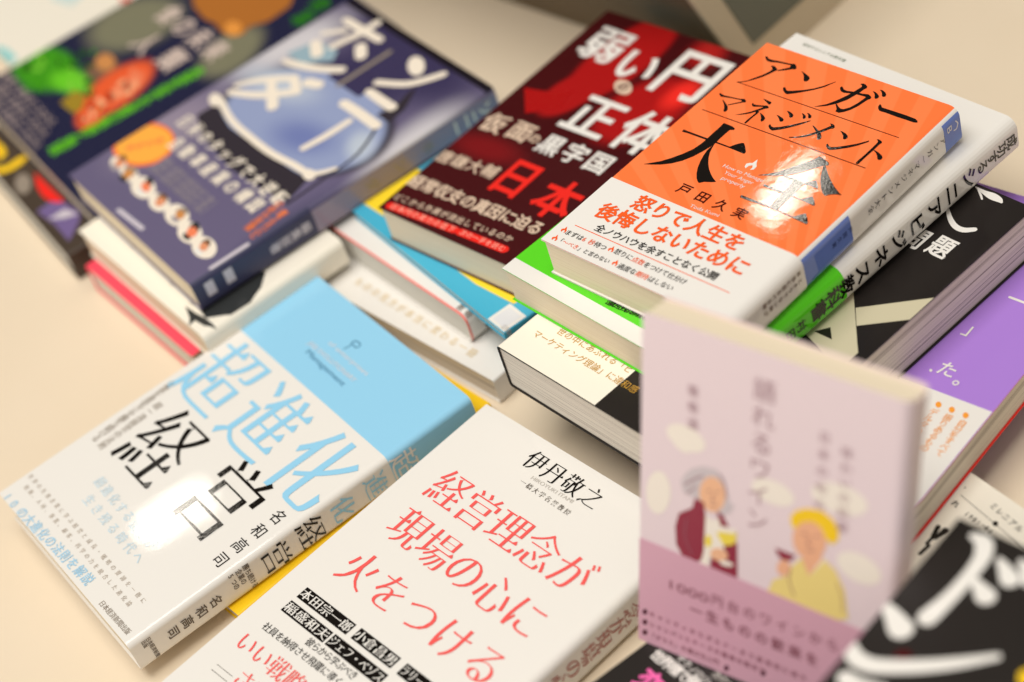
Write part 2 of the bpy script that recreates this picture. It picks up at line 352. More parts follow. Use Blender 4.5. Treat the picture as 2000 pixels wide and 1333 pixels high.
PLACE = {
 'orange': {'x': 12.0674, 'y': -62.5545, 'z': 97.1893, 'yaw': -1.0104, 'w': 104.4484, 'h': 150.3733, 't': 18.8, 'r': 4.5, 'obi': 45.1},
 'senior': {'x': -7.2825, 'y': -48.4721, 'z': 77.8737, 'yaw': -1.0664, 'w': 126.6331, 'h': 190.3118, 't': 18.7, 'r': 5.5},
 'black': {'x': -20.6892, 'y': -73.6725, 'z': 58.9115, 'yaw': -1.0676, 'w': 137.7631, 'h': 189.0, 't': 24.6, 'side': 'left', 'r': 1.5},
 'red': {'x': -52.9236, 'y': 49.9733, 'z': 57.2746, 'yaw': -0.9822, 'w': 106.0, 'h': 169.7401, 't': 20.3, 'r': 2},
 'chou': {'x': -260.4715, 'y': -18.2604, 'z': 25.0413, 'yaw': -1.1506, 'w': 130.6278, 'h': 183.6646, 't': 18, 'r': 3.2},
 'keiei': {'x': -197.1408, 'y': -162.0204, 'z': 22.7609, 'yaw': -1.0471, 'w': 128.716, 'h': 189.0, 't': 22.5, 'r': 4},
 'honda': {'x': -203.9961, 'y': 171.6521, 'z': 52.8639, 'yaw': -1.1621, 'w': 136.9153, 'h': 184.5637, 't': 17.5, 'r': 3},
 'purple': {'x': 23.9213, 'y': -118.1748, 'z': 33.7537, 'yaw': -0.9404, 'w': 130.0, 'h': 189.0, 't': 16.3, 'side': 'left', 'r': 1.5},
 'yellow': {'x': -224.8606, 'y': -15.1229, 'z': 7, 'yaw': -1.0559, 'w': 126, 'h': 150, 't': 6.8, 'r': 1.5},
 'cream': {'x': -207.4914, 'y': 146.3586, 'z': 35, 'yaw': -1.131, 'w': 130, 'h': 84, 't': 16.7, 'r': 4},
 'pink': {'x': -211.4212, 'y': 139.6211, 'z': 18, 'yaw': -1.1222, 'w': 112, 'h': 84, 't': 17.8, 'r': 1.5, 'side': 'left'},
 'green': {'x': -264.6083, 'y': 323.9308, 'z': 31, 'yaw': -1.1973, 'w': 176, 'h': 200, 't': 12.5, 'r': 1.5},
 'letter': {'x': -272.6637, 'y': 291.3626, 'z': 18, 'yaw': -1.2113, 'w': 148, 'h': 190, 't': 17.8, 'r': 1.5},
 'redline': {'x': -81.1633, 'y': 83.2888, 'z': 32.2, 'yaw': -1.1083, 'w': 113, 'h': 165, 't': 17, 'r': 4.5},
 'blue': {'x': -67.0034, 'y': 81.7257, 'z': 36.9, 'yaw': -1.1798, 'w': 134, 'h': 185, 't': 4.6, 'r': 1},
 'text': {'x': -97.722, 'y': 68.0254, 'z': 15, 'yaw': -1.021, 'w': 134, 'h': 172, 't': 14.8, 'r': 1.2},
 'mill': {'x': -36.9725, 'y': -251.1083, 'z': 17, 'yaw': -1.1729, 'w': 130, 'h': 188, 't': 16.8, 'r': 1.5},
 'pinkblack': {'x': -138.8859, 'y': -278.9809, 'z': 23.6, 'yaw': -1.1956, 'w': 130, 'h': 188, 't': 6.4, 'r': 1.5},
 'do': {'x': -42.9378, 'y': -387.1968, 'z': 100, 'yaw': -0.9652, 'w': 128, 'h': 186, 't': 15, 'r': 2},
 'far': {'x': -297.0174, 'y': 499.5305, 'z': 9, 'yaw': -1.1921, 'w': 140, 'h': 190, 't': 8.8, 'r': 1},
 'wine': {'loc': [-4.9926, -222.1246, 23.7005], 'R': [[0.6505, 0.2622, -0.7128], [-0.7582, 0.1701, -0.6294], [-0.0437, 0.9499, 0.3095]], 'w': 105.5664, 'h': 144.7912, 't': 14, 'r': 4, 'obi': 47.8},
}
ART = {
 'orange': [
  ('p','cover','ink',[[6.11,141.68],[6.36,142.22],[7.07,142.15],[8.34,141.4],[9.95,141.18],[13.53,141.88],[20.21,142.72],[21.53,143.44],[22.68,143.1],[24.14,141.77],[24.68,140.81],[24.11,140.26],[22.91,139.76],[21.24,138.22],[18.06,135.99],[17.48,136.52],[18.75,137.66],[21.24,140.37],[21.05,141.5],[20.34,141.84],[14.38,140.85],[10.64,139.62],[9.19,139.58],[7.77,140.22]],2),
  ('p','cover','ink',[[12.82,137.52],[13.6,138.19],[14.86,138.1],[16.49,137.26],[17.54,136.34],[16.92,135.23],[16.09,133.01],[14.62,129.78],[12.35,126.45],[10.09,123.81],[8.2,122.15],[5.82,121.6],[7.98,122.77],[9.87,124.43],[11.58,127.37],[13.69,130.91],[14.84,133.82],[15.09,135.77],[14.29,136.81]],2),
  ('p','cover','ink',[[27.82,140.52],[28.79,140.58],[31.3,139.79],[33.27,139.14],[34.39,138.28],[34.89,136.93],[34.54,135.75],[33.54,135.39],[32.48,136.35],[31.19,138.13],[29.72,139.42]],2),
  ('p','cover','ink',[[28.04,127.38],[27.98,128.15],[28.65,128.4],[30.08,127.18],[31.1,126.81],[33.53,128.09],[37.3,130.54],[40.71,133.41],[43.56,136.98],[46.29,141.41],[46.51,141.13],[44.19,136.18],[41.33,132.64],[38.14,129.49],[34.77,126.56],[32.42,124.84],[31.06,125.09],[29.4,126.06]],2),
  ('p','cover','ink',[[56.98,144.94],[58.28,145.78],[59.53,145.6],[61.01,144.75],[61.47,143.8],[60.9,142.74],[60.61,140.24],[59.92,137.56],[58.78,133.68],[56.42,129.58],[53.4,126.33],[50.72,124.41],[48.57,123.22],[50.27,124.97],[52.63,127.31],[54.99,131.41],[56.92,136.07],[58.06,139.97],[58.91,143.53],[58.46,144.29]],2),
  ('p','cover','ink',[[51.33,138.03],[50.65,139.08],[50.81,139.95],[51.77,139.63],[52.96,138.64],[54.73,138.52],[57.99,139.34],[62.47,139.99],[64.68,140.69],[66.13,140.24],[67.18,139.59],[67.43,138.54],[66.76,137.63],[66.34,135.68],[65.69,132.26],[64.42,128.92],[62.62,126.28],[60.96,124.87],[59.12,124.92],[58.63,126.42],[56.04,129.01],[56.54,129.26],[58.24,128.16],[59.91,127.44],[61.42,127.81],[63.05,129.97],[64.21,133.46],[64.77,136.65],[64.98,138.69],[63.96,138.77],[60.4,138.38],[57.04,137.7],[54.4,136.79],[52.84,137.0]],2),
  ('p','cover','ink',[[64.98,143.18],[66.19,143.38],[68.05,142.74],[69.72,141.62],[70.08,140.44],[69.31,139.48],[68.59,139.89],[67.39,141.64],[66.23,142.62]],2),
  ('p','cover','ink',[[67.12,145.4],[68.53,145.71],[70.59,144.97],[71.85,143.84],[72.21,142.66],[71.33,142.03],[70.6,142.44],[69.52,143.86],[68.36,144.84]],2),
  ('p','cover','ink',[[74.25,134.98],[73.49,136.14],[73.33,137.6],[74.15,137.24],[75.4,136.13],[77.4,136.17],[82.67,136.32],[87.9,136.46],[92.81,136.27],[94.39,135.56],[94.99,134.92],[94.72,134.41],[93.17,134.0],[89.75,133.98],[84.54,133.83],[79.09,133.95],[76.8,133.76],[75.59,133.92]],2),
  ('p','cover','ink',[[4.56,111.41],[4.61,112.24],[5.51,111.88],[7.24,111.61],[10.96,112.17],[15.68,112.91],[17.46,113.79],[19.03,112.98],[19.3,112.12],[18.17,111.36],[16.56,109.77],[13.63,106.92],[13.17,107.29],[16.09,110.33],[17.49,111.82],[16.67,112.44],[11.53,111.49],[7.85,110.55],[6.63,110.23],[5.38,110.81]],2),
  ('p','cover','ink',[[8.48,108.94],[9.36,108.78],[11.96,107.48],[14.12,106.17],[15.43,104.45],[15.63,103.17],[14.96,102.56],[14.24,103.06],[13.36,104.61],[11.36,106.78]],2),
  ('p','cover','ink',[[24.94,117.5],[25.79,117.72],[28.15,117.5],[29.42,117.54],[30.1,116.89],[30.18,115.75],[29.44,115.58],[28.12,116.3]],2),
  ('p','cover','ink',[[22.95,112.15],[22.47,112.9],[22.72,113.3],[23.66,112.7],[25.15,112.85],[28.68,114.22],[29.71,114.73],[31.13,114.06],[31.08,113.25],[30.06,112.54],[28.57,110.15],[26.22,107.01],[23.71,104.77],[20.68,103.13],[23.22,105.35],[25.55,107.81],[27.49,110.75],[28.94,113.2],[27.31,112.71],[24.65,111.34],[23.64,111.51]],2),
  ('p','cover','ink',[[27.52,109.31],[28.43,109.96],[29.19,109.75],[29.29,108.23],[29.05,105.37],[29.07,101.87],[28.98,100.58],[28.24,100.6],[27.99,102.11],[28.18,105.72],[28.34,108.15]],2),
  ('p','cover','ink',[[29.85,109.3],[30.59,109.28],[32.86,108.46],[34.4,107.48],[34.91,105.99],[34.46,104.79],[33.7,105.18],[32.88,106.52],[31.08,108.35]],2),
  ('p','cover','ink',[[37.4,111.52],[38.66,111.56],[41.09,111.04],[42.33,110.5],[42.75,109.35],[42.24,108.59],[41.33,108.83],[40.23,109.83],[38.92,110.72]],2),
  ('p','cover','ink',[[39.66,115.77],[40.8,115.95],[42.92,115.45],[44.27,114.77],[44.8,113.48],[44.33,112.66],[43.38,112.96],[42.15,114.29],[40.96,115.05]],2),
  ('p','cover','ink',[[46.61,117.49],[47.69,117.45],[49.27,116.89],[50.07,116.13],[50.3,115.08],[49.75,114.54],[48.9,115.35],[48.2,116.35]],2),
  ('p','cover','ink',[[48.59,118.61],[49.79,118.7],[51.37,118.13],[52.13,117.36],[52.28,116.47],[51.59,115.93],[50.77,116.67],[50.11,117.7]],2),
  ('p','cover','ink',[[39.45,103.63],[38.87,104.68],[39.15,105.21],[40.45,104.33],[41.85,104.19],[44.4,105.94],[47.65,108.93],[50.62,112.24],[53.27,115.23],[53.53,114.9],[51.39,111.28],[48.58,107.78],[45.56,104.53],[42.61,102.22],[41.08,102.52]],2),
  ('p','cover','ink',[[62.18,117.34],[63.03,117.66],[64.46,117.42],[65.62,116.3],[65.51,115.21],[64.68,114.87],[63.66,113.02],[62.31,110.54],[60.03,107.48],[57.82,105.03],[55.18,103.11],[52.31,101.8],[51.96,102.23],[54.65,103.75],[57.08,105.94],[59.12,108.62],[61.07,111.4],[62.59,114.38],[63.5,116.37],[63.07,116.91]],2),
  ('p','cover','ink',[[56.37,112.76],[56.51,113.1],[58.74,112.24],[61.22,111.21],[62.99,110.2],[64.53,108.71],[65.03,107.46],[64.58,106.47],[63.72,106.41],[62.8,107.83],[61.41,109.4],[59.21,110.95]],2),
  ('p','cover','ink',[[69.12,115.52],[70.18,115.56],[72.6,115.09],[74.19,114.2],[74.87,113.04],[74.47,111.82],[73.54,111.8],[72.54,113.17],[70.82,114.57]],2),
  ('p','cover','ink',[[70.0,104.73],[69.52,105.79],[69.79,106.31],[71.13,105.31],[72.37,105.12],[74.62,106.42],[77.9,109.15],[81.0,112.12],[82.78,114.34],[84.19,116.0],[84.4,115.02],[81.8,111.08],[78.88,107.9],[75.64,105.12],[73.01,103.28],[71.71,103.54]],2),
  ('p','cover','ink',[[86.36,118.05],[87.4,118.43],[88.84,118.12],[89.74,117.46],[89.76,116.73],[89.51,115.67],[89.62,112.38],[89.47,108.42],[89.44,103.98],[89.51,101.81],[88.85,101.29],[88.07,101.61],[87.9,103.55],[88.14,107.73],[88.15,112.92],[88.02,116.58],[87.7,117.34]],2),
  ('p','cover','ink',[[89.45,111.74],[90.16,112.03],[92.36,111.57],[94.81,110.62],[95.96,109.56],[96.13,108.36],[95.38,107.61],[94.41,108.03],[93.11,109.56],[91.42,110.9]],2),
  ('p','cover','ink',[[7.01,83.37],[6.6,84.92],[9.17,84.87],[19.96,85.06],[33.01,85.27],[34.49,87.84],[36.01,89.62],[37.09,89.97],[38.92,88.51],[41.57,85.88],[41.85,84.83],[41.34,84.37],[37.32,84.49],[33.65,84.52],[25.87,84.31],[19.93,84.02],[10.16,83.74]],2),
  ('p','cover','ink',[[20.05,96.53],[22.51,96.55],[25.09,96.42],[26.9,95.91],[27.3,94.89],[25.58,94.02],[25.44,91.3],[25.51,86.88],[25.73,83.75],[25.43,81.58],[24.39,77.43],[22.83,72.81],[20.48,68.39],[17.41,64.8],[13.67,61.94],[9.34,59.72],[6.7,58.63],[6.6,58.74],[8.62,60.52],[12.08,63.72],[14.93,67.6],[17.45,71.84],[19.56,76.55],[20.36,81.0],[20.42,84.88],[20.27,88.67],[20.3,92.97]],2),
  ('p','cover','ink',[[25.62,82.08],[25.61,83.89],[26.58,80.97],[27.64,78.3],[29.49,75.26],[31.99,72.18],[34.66,69.61],[37.74,67.28],[40.2,65.82],[42.96,64.54],[41.52,63.59],[38.28,62.08],[36.76,60.5],[35.54,61.03],[33.76,62.44],[31.64,64.88],[29.53,68.12],[27.87,71.63],[26.52,75.32],[25.62,78.86]],2),
  ('p','cover','ink',[[71.76,98.3],[74.27,97.82],[77.75,96.73],[78.72,95.91],[78.76,95.04],[77.37,94.32],[76.26,92.86],[73.87,89.71],[71.06,85.85],[67.38,82.25],[63.03,79.44],[56.28,76.25],[56.18,76.38],[59.75,79.36],[62.49,82.13],[64.72,85.51],[67.27,89.73],[69.83,93.51],[71.13,96.42]],2),
  ('p','cover','ink',[[77.02,94.36],[78.07,94.46],[80.51,92.2],[84.49,89.02],[89.23,85.85],[93.55,83.6],[95.63,82.77],[93.37,82.21],[91.24,80.87],[89.65,79.24],[87.94,79.98],[85.33,82.06],[82.66,85.0],[80.32,88.15],[78.56,91.19]],2),
  ('p','cover','ink',[[66.02,80.87],[65.84,82.1],[70.95,81.91],[76.85,81.51],[78.4,83.63],[80.25,85.39],[81.52,84.4],[83.93,82.19],[84.32,81.09],[80.6,81.3],[77.12,80.77],[71.95,80.68]],2),
  ('p','cover','ink',[[62.64,71.82],[62.19,73.25],[71.46,73.19],[78.26,72.89],[82.14,72.92],[83.85,75.21],[85.23,76.72],[87.44,74.97],[89.62,72.91],[89.42,72.08],[85.24,72.29],[78.63,72.44],[71.16,71.95]],2),
  ('p','cover','ink',[[58.5,61.73],[58.12,63.19],[66.38,63.31],[76.34,63.23],[86.05,62.88],[87.8,65.1],[89.44,67.05],[91.91,64.98],[94.02,62.74],[94.06,61.7],[88.71,61.98],[80.2,62.51],[70.42,62.43],[64.33,61.78]],2),
  ('p','cover','ink',[[71.79,81.69],[76.38,81.69],[77.1,81.2],[77.51,77.05],[77.34,70.01],[77.85,63.39],[78.23,62.52],[73.69,62.67],[73.54,63.45],[73.08,71.22],[72.3,78.23]],2),
  ('p','cover','white',[[47.46,78.08],[46.88,79.8],[47.91,81.01],[48.99,81.35],[49.44,84.28],[50.92,81.68],[52.08,80.49],[52.2,78.31],[50.91,77.42],[50.95,79.0],[50.02,80.31],[48.74,79.2],[48.6,77.33]],2),
  ('s','cover','darkred',[[6.47,121.71,0.4],[93.92,123.13,0.4]],1),
  ('s','cover','darkred',[[5.05,99.46,0.45],[93.58,101.0,0.45]],1),
  ('t','cover',[('戸田久実','darkred')],[34.04,54.27],[65.23,53.75],6.6,6.6,'b'),
  ('l','cover','Toda Kumi','white',[43.29,46.68],[58.45,47.58],2.7),
  ('l','cover','How to Manage','white',[39.02,73.31],[60.69,73.51],2.9),
  ('l','cover','Your Anger','white',[42.29,70.15],[58.06,70.28],2.9),
  ('l','cover','properly','white',[43.72,66.8],[56.24,66.75],2.9),
  ('t','obi',[('怒りで人生を','vermilion')],[24.91,38.13],[75.04,38.84],9.83,9.83,'B'),
  ('t','obi',[('後悔しないために','vermilion')],[14.38,26.77],[85.73,28.44],9.99,9.99,'B'),
  ('t','obi',[('全ノウハウを余すことなく公開','ink')],[18.83,17.46],[80.46,18.99],4.74,4.74,'b'),
  ('s','obi','vermilion',[[7.41,13.82,0.4],[92.76,14.72,0.4]],1),
  ('t','obi',[('まずは','ink'),('6秒','vermilion'),('待つ','ink')],[8.23,8.78],[28.14,9.38],3.32,3.32,'g'),
  ('t','obi',[('怒りに','ink'),('点数','vermilion'),('をつけて仕分け','ink')],[35.58,10.27],[71.92,10.44],3.3,3.3,'g'),
  ('t','obi',[('「','ink'),('〜べき','vermilion'),('」と言わない','ink')],[8.34,3.56],[35.29,3.91],2.85,2.85,'g'),
  ('t','obi',[('過度な','ink'),('期待','vermilion'),('はしない','ink')],[42.97,4.3],[69.51,4.98],3.32,3.32,'g'),
  ('p','obi','vermilion',[[4.17,8.12],[3.75,9.04],[4.23,9.69],[4.8,9.87],[4.86,11.45],[5.83,10.05],[6.53,9.41],[6.73,8.24],[6.09,7.76],[6.01,8.61],[5.42,9.32],[4.8,8.72],[4.84,7.72]],2),
  ('p','obi','vermilion',[[4.23,2.31],[3.8,3.23],[4.29,3.88],[4.85,4.06],[4.91,5.62],[5.88,4.23],[6.58,3.6],[6.78,2.44],[6.14,1.96],[6.06,2.8],[5.48,3.5],[4.85,2.91],[4.89,1.91]],2),
  ('p','obi','vermilion',[[31.0,9.08],[30.6,9.98],[31.08,10.62],[31.62,10.8],[31.7,12.34],[32.62,10.97],[33.29,10.34],[33.46,9.19],[32.84,8.72],[32.77,9.56],[32.22,10.25],[31.61,9.66],[31.64,8.68]],2),
  ('p','obi','vermilion',[[38.32,3.56],[37.93,4.45],[38.4,5.08],[38.94,5.26],[39.02,6.79],[39.92,5.43],[40.57,4.81],[40.74,3.68],[40.13,3.21],[40.06,4.04],[39.52,4.72],[38.92,4.14],[38.94,3.17]],2),
  ('r','cover','white',102.57,123.12,0.0,150.37,0),
  ('r','cover','blue',104.37,121.32,139.01,150.37,1),
  ('r','cover','blue',104.37,121.32,39.1,75.8,1),
  ('t','cover',[('アンガーマネジメント大全','ink')],[110.9,137.67],[110.9,88.56],4.11,3.9,'m'),
  ('t','cover',[('戸田久実','navy')],[111.1,74.76],[111.1,64.4],2.76,2.76,'g'),
  ('l','cover','B','white',[107.0952,141.207],[110.0952,141.207],4.5),
  ('s','cover','white',[[107.3952,147.407,0.5],[109.3952,148.607,0.6],[111.3952,147.407,0.6],[111.1952,145.607,0.5]],2),
  ('t','obi',[('本当に怒るべき時','brown')],[108.2952,41.6],[108.2952,20.1],2.6,2.6,'b'),
  ('t','obi',[('とそうでない時が','brown')],[112.1952,41.6],[112.1952,20.1],2.6,2.6,'b'),
 ],
 'senior': [
  ('r','cover','lime',0.0,160.61,0.0,78.44,0),
  ('r','cover','white',0.0,107.13,-0.01,7.99,1),
  ('t','cover',[('成功するシニアの教科書','greygreen')],[9.77,185.34],[33.9,185.05],2.17,2.17,'g'),
  ('t','cover',[('成功する','ink')],[133.32,185.69],[133.32,166.22],7,7,'b'),
  ('t','cover',[('シニアビジネス','ink')],[133.32,157.52],[133.32,88.91],10.6,8.9,'B'),
  ('t','cover',[('教科書','ink')],[133.32,79.11],[133.32,61.83],9,9,'B'),
  ('t','cover',[('村田裕之','ink')],[133.32,51.15],[133.32,32.55],5.5,5.5,'b'),
  ('t','cover',[('企業が生き残るための教科書','ink')],[56.93,11.11],[76.99,13.25],3.2,3.2,'b'),
 ],
 'black': [
  ('r','cover','cream',0.3,62.59,0.3,25.15,1),
  ('t','cover',[('世の中にあふれる「ビ','gold')],[18.75,22.08],[59.7,23.03],4.3,4.3,'g'),
  ('t','cover',[('マーケティング理論」に違和感','gold')],[10.56,15.21],[69.88,16.09],4.4,4.4,'g'),
  ('p','cover','beige',[[114.73,102.31],[137.83,124.43],[138.97,110.24],[122.03,94.56]],1),
  ('p','cover','beige',[[102.65,80.79],[100.23,113.77],[105.31,111.5],[132.83,83.08],[132.39,72.42]],2),
  ('p','cover','ink2',[[109.6,82.5],[113.66,88.01],[118.94,82.98]],3),
  ('s','cover','white',[[108.88,187.02,0.75],[113.92,186.19,2.25],[118.52,185.88,4.0],[122.33,185.51,3.0],[124.25,184.77,1.25]],2),
  ('s','cover','white',[[110.46,186.42,0.75],[114.28,183.69,1.0],[116.09,182.1,0.75]],3),
  ('s','cover','white',[[107.95,169.44,1.5],[112.61,165.41,2.25],[117.51,162.75,2.75],[121.83,162.78,3.0],[125.41,165.38,2.5]],2),
  ('t','cover',[('問題','white')],[108.24,148.31],[120.97,149.51],10.5,13.12,'B'),
 ],
 'red': [
  ('p','cover','red',[[3.34,101.77],[18.2,86.59],[32.27,97.48],[28.89,110.79],[18.36,105.09]],0),
  ('t','cover',[('弱い','white')],[19.48,146.04],[46.13,139.85],25,26.25,'B'),
  ('t','cover',[('円','white')],[76.71,144.82],[76.71,144.82],33,36.96,'B'),
  ('p','cover','beige2',[[56.28,123.7],[56.72,122.4],[56.67,121.21],[56.12,120.23],[55.12,119.53],[53.75,119.17],[52.12,119.19],[50.37,119.57],[48.62,120.3],[47.02,121.31],[45.71,122.52],[44.78,123.84],[44.33,125.15],[44.38,126.35],[44.93,127.34],[45.94,128.05],[47.33,128.4],[48.97,128.37],[50.74,127.98],[52.49,127.24],[54.08,126.22],[55.38,125.01]],1),
  ('t','cover',[('の','maroon')],[50.55,123.77],[50.55,123.77],6.5,6.5,'B'),
  ('t','cover',[('正体','white')],[52.81,99.3],[84.58,99.91],28,30.24,'B'),
  ('t','cover',[('仮面','beige2')],[9.36,73.76],[26.33,74.87],14,14,'B'),
  ('t','cover',[('の','beige2')],[36.45,73.7],[36.45,73.7],7,7,'B'),
  ('t','cover',[('黒字国・','white')],[47.58,73.52],[93.94,74.07],13.5,14.18,'B'),
  ('t','cover',[('日本','red3')],[48.83,47.15],[78.0,44.56],23,26.45,'B'),
  ('t','cover',[('唐鎌大輔','beige2')],[4.32,43.04],[33.07,45.22],9.13,9.13,'b'),
  ('t','cover',[('経常収支の真因に迫る','beige2')],[4.5,22.93],[81.95,25.23],8.44,9.28,'B'),
  ('t','cover',[('どこから外貨が流出しているのか','beige2')],[3.98,10.22],[75.52,13.77],4.6,4.6,'b'),
  ('s','cover','red3',[[4.6,3.94,4.5],[47.17,6.02,4.5]],1),
  ('s','cover','red3',[[50.73,6.24,4.5],[78.68,7.27,4.5]],1),
  ('t','cover',[('日本円の実力の低下','pinkpale')],[7.36,4.09],[45.27,5.85],4.27,4.27,'g'),
  ('t','cover',[('次の一手を読む','pinkpale')],[52.62,6.41],[77.08,7.22],3.67,3.67,'g'),
 ],
 'chou': [
  ('r','cover','skyblue',0.0,155.88,136.72,183.66,0),
  ('t','cover',[('超進化','skyblue')],[22.01,111.43],[109.48,110.35],38.5,46.2,'c'),
  ('t','cover',[('経営','ink')],[38.98,68.58],[91.35,71.63],37,45.14,'m'),
  ('t','cover',[('名和高司','ink')],[120.83,83.97],[121.41,53.2],7.6,7.6,'g'),
  ('t','cover',[('企業を進化させ勝ち続ける','greybrown')],[5.2,93.21],[7.07,50.11],4.6,4.6,'g'),
  ('t','cover',[('超一流経営の法則','greybrown')],[12.96,81.5],[13.9,49.9],4.6,4.6,'g'),
  ('t','cover',[('超進化する企業が','paleblue')],[34.66,37.69],[87.41,35.86],6,6,'b'),
  ('t','cover',[('生き残る時代へ','paleblue')],[40.44,28.51],[90.35,27.75],6,6,'b'),
  ('t','cover',[('10の大進化の法則を解説','paleblue2')],[7.45,1.78],[82.83,5.36],6.2,6.2,'b'),
  ('t','cover',[('世界の先進企業に学ぶ経営と成長・戦略の要諦を一冊に','palebrown')],[3.27,15.82],[114.1,17.27],2.8,2.8,'g'),
  ('t','cover',[('組織、人材、事業、顧客、科学の力を統合した進化論','palebrown')],[8.03,11.22],[110.51,11.89],2.8,2.8,'g'),
  ('t','cover',[('日本経済新聞出版','greybrown')],[100.92,3.42],[123.6,3.95],3.2,3.2,'g'),
  ('l','cover','JISEI EVOLUTIONARY','palegrey',[37.2,153.3],[78.03,153.41],3.6),
  ('l','cover','Management','slateblue',[41.81,149.15],[75.9,148.36],4.2),
  ('l','cover','of enterprises','palegrey',[45.58,159.91],[79.35,159.9],3.6),
  ('s','cover','slateblue',[[55.22,163.2,0.75],[55.92,166.33,0.75],[54.79,168.89,1.0],[56.45,170.19,0.75],[59.46,169.98,0.75],[59.58,167.5,0.75],[56.57,167.7,0.75]],2),
  ('t','cover',[('超','white')],[138.45,143.34],[138.45,143.34],15,15,'g'),
  ('t','cover',[('進化','skyblue')],[138.45,127.14],[138.45,109.17],13,13,'m'),
  ('t','cover',[('経営','ink')],[138.45,91.61],[138.45,73.15],15,15,'m'),
  ('t','cover',[('勝ち続ける','greybrown2')],[132.4278,59.43],[144.8278,59.43],2.9,3.3,'b'),
  ('t','cover',[('企業の','greybrown2')],[132.4278,55.76],[138.6278,55.76],2.9,3.3,'b'),
  ('t','cover',[('5つの','greybrown2')],[132.4278,52.01],[138.6278,52.01],2.9,3.3,'b'),
  ('t','cover',[('名和高司','greybrown2')],[138.45,41.27],[138.45,19.16],6,6,'b'),
  ('t','cover',[('日本経済新聞','greybrown2')],[133.0278,8.81],[144.0278,8.81],2.1,2.4,'b'),
  ('t','cover',[('出版','greybrown2')],[133.0278,6.52],[135.2278,6.52],2.1,2.4,'b'),
 ],
 'keiei': [
  ('t','cover',[('伊丹敬之','ink')],[44.9,177.6],[79.9,177.04],10.73,11.27,'m'),
  ('l','cover','HIROYUKI ITAMI','palegrey2',[49.94,169.42],[74.97,169.93],2.7),
  ('t','cover',[('一橋大学名誉教授','greybrown2')],[48.78,166.2],[76.96,165.55],3.22,3.22,'m'),
  ('t','cover',[('経営理念が','coral')],[24.46,144.11],[102.09,143.18],19.02,20.54,'m'),
  ('t','cover',[('現場の心に','coral')],[25.85,119.11],[102.51,116.48],18.79,20.3,'m'),
  ('t','cover',[('火をつける','coral')],[25.3,91.35],[106.12,90.35],18.59,20.08,'m'),
  ('r','cover','ink',13.13,46.79,65.78,71.98,1),
  ('t','cover',[('本田宗一郎','white')],[16.5,68.88],[43.43,68.88],6.4,5.2,'M'),
  ('r','cover','ink',49.8,75.64,66.02,72.22,1),
  ('t','cover',[('小倉昌男','white')],[53.03,69.12],[72.41,69.12],6.14,5.2,'M'),
  ('r','cover','ink',12.91,41.72,57.19,63.39,1),
  ('t','cover',[('稲盛和夫','white')],[16.51,60.29],[38.12,60.29],6.84,5.2,'M'),
  ('r','cover','ink',42.99,77.68,57.32,63.52,1),
  ('t','cover',[('ジェフ・ベゾス','white')],[45.46,60.42],[75.2,60.42],4.71,5.2,'M'),
  ('r','cover','ink',79.58,110.41,65.98,72.18,1),
  ('t','cover',[('ラリー・ペイジ','white')],[81.78,69.08],[108.21,69.08],4.18,5.2,'M'),
  ('t','cover',[('彼らから学ぶべき','ink')],[37.48,54.07],[65.61,54.53],4.3,4.3,'g'),
  ('t','cover',[('社員を納得させ飛躍に導く','ink')],[15.5,47.82],[62.86,48.8],4.3,4.3,'g'),
  ('t','cover',[('いい戦略','coral')],[15.13,37.22],[47.75,37.05],10.5,10.5,'m'),
  ('t','cover',[('さあ','coral')],[29.17,24.62],[39.0,25.02],10,10,'m'),
  ('s','cover','greybrown2',[[12.77,22.69,0.25],[23.46,22.93,0.25]],1),
  ('s','cover','greybrown2',[[12.88,19.6,0.25],[23.55,19.86,0.25]],1),
  ('t','cover',[('経営理念が現場の心','rust')],[137.65,173.56],[137.65,106.51],9.5,9.5,'m'),
 ],
 'honda': [
  ('r','cover','darkedge',0.0,136.92,179.56,184.56,0),
  ('p','cover','skygrey2',[[12.09,133.02],[17.35,150.17],[35.97,151.94],[41.51,145.02],[28.17,133.22]],3),
  ('p','cover','navy2',[[50.96,135.65],[52.18,154.97],[82.76,149.87],[81.29,135.99]],3),
  ('p','cover','black2',[[16.4,72.17],[17.2,83.2],[42.9,78.09],[79.21,79.03],[105.04,80.68],[116.88,81.17],[122.81,65.06],[106.59,62.51],[73.66,60.12],[35.07,64.81]],2),
  ('s','cover','cream2',[[15.66,87.39,3.89],[37.45,81.92,3.89],[60.57,80.59,4.21],[81.61,80.76,4.21],[99.64,83.07,4.21],[114.47,85.19,3.89],[121.75,95.36,2.59]],4),
  ('p','cover','cream2',[[17.1,87.87],[18.47,86.91],[19.46,85.83],[19.98,84.73],[20.0,83.69],[19.51,82.81],[18.56,82.14],[17.22,81.74],[15.6,81.65],[13.83,81.87],[12.04,82.39],[10.39,83.16],[9.01,84.13],[8.01,85.21],[7.48,86.32],[7.45,87.36],[7.94,88.26],[8.9,88.93],[10.26,89.32],[11.89,89.41],[13.68,89.18],[15.46,88.65]],5),
  ('p','cover','cream2',[[117.25,86.27],[118.23,85.49],[118.88,84.6],[119.15,83.66],[119.04,82.76],[118.53,81.97],[117.68,81.34],[116.56,80.94],[115.24,80.78],[113.84,80.89],[112.48,81.26],[111.26,81.86],[110.27,82.63],[109.61,83.53],[109.33,84.47],[109.45,85.37],[109.95,86.17],[110.81,86.8],[111.95,87.21],[113.27,87.36],[114.67,87.24],[116.04,86.87]],5),
  ('s','cover','cream2',[[14.6,155.76,3.65],[23.45,164.77,4.25]],5),
  ('s','cover','cream2',[[30.03,152.09,4.86],[31.47,160.36,5.16],[33.26,167.66,5.47],[33.34,179.97,5.16]],5),
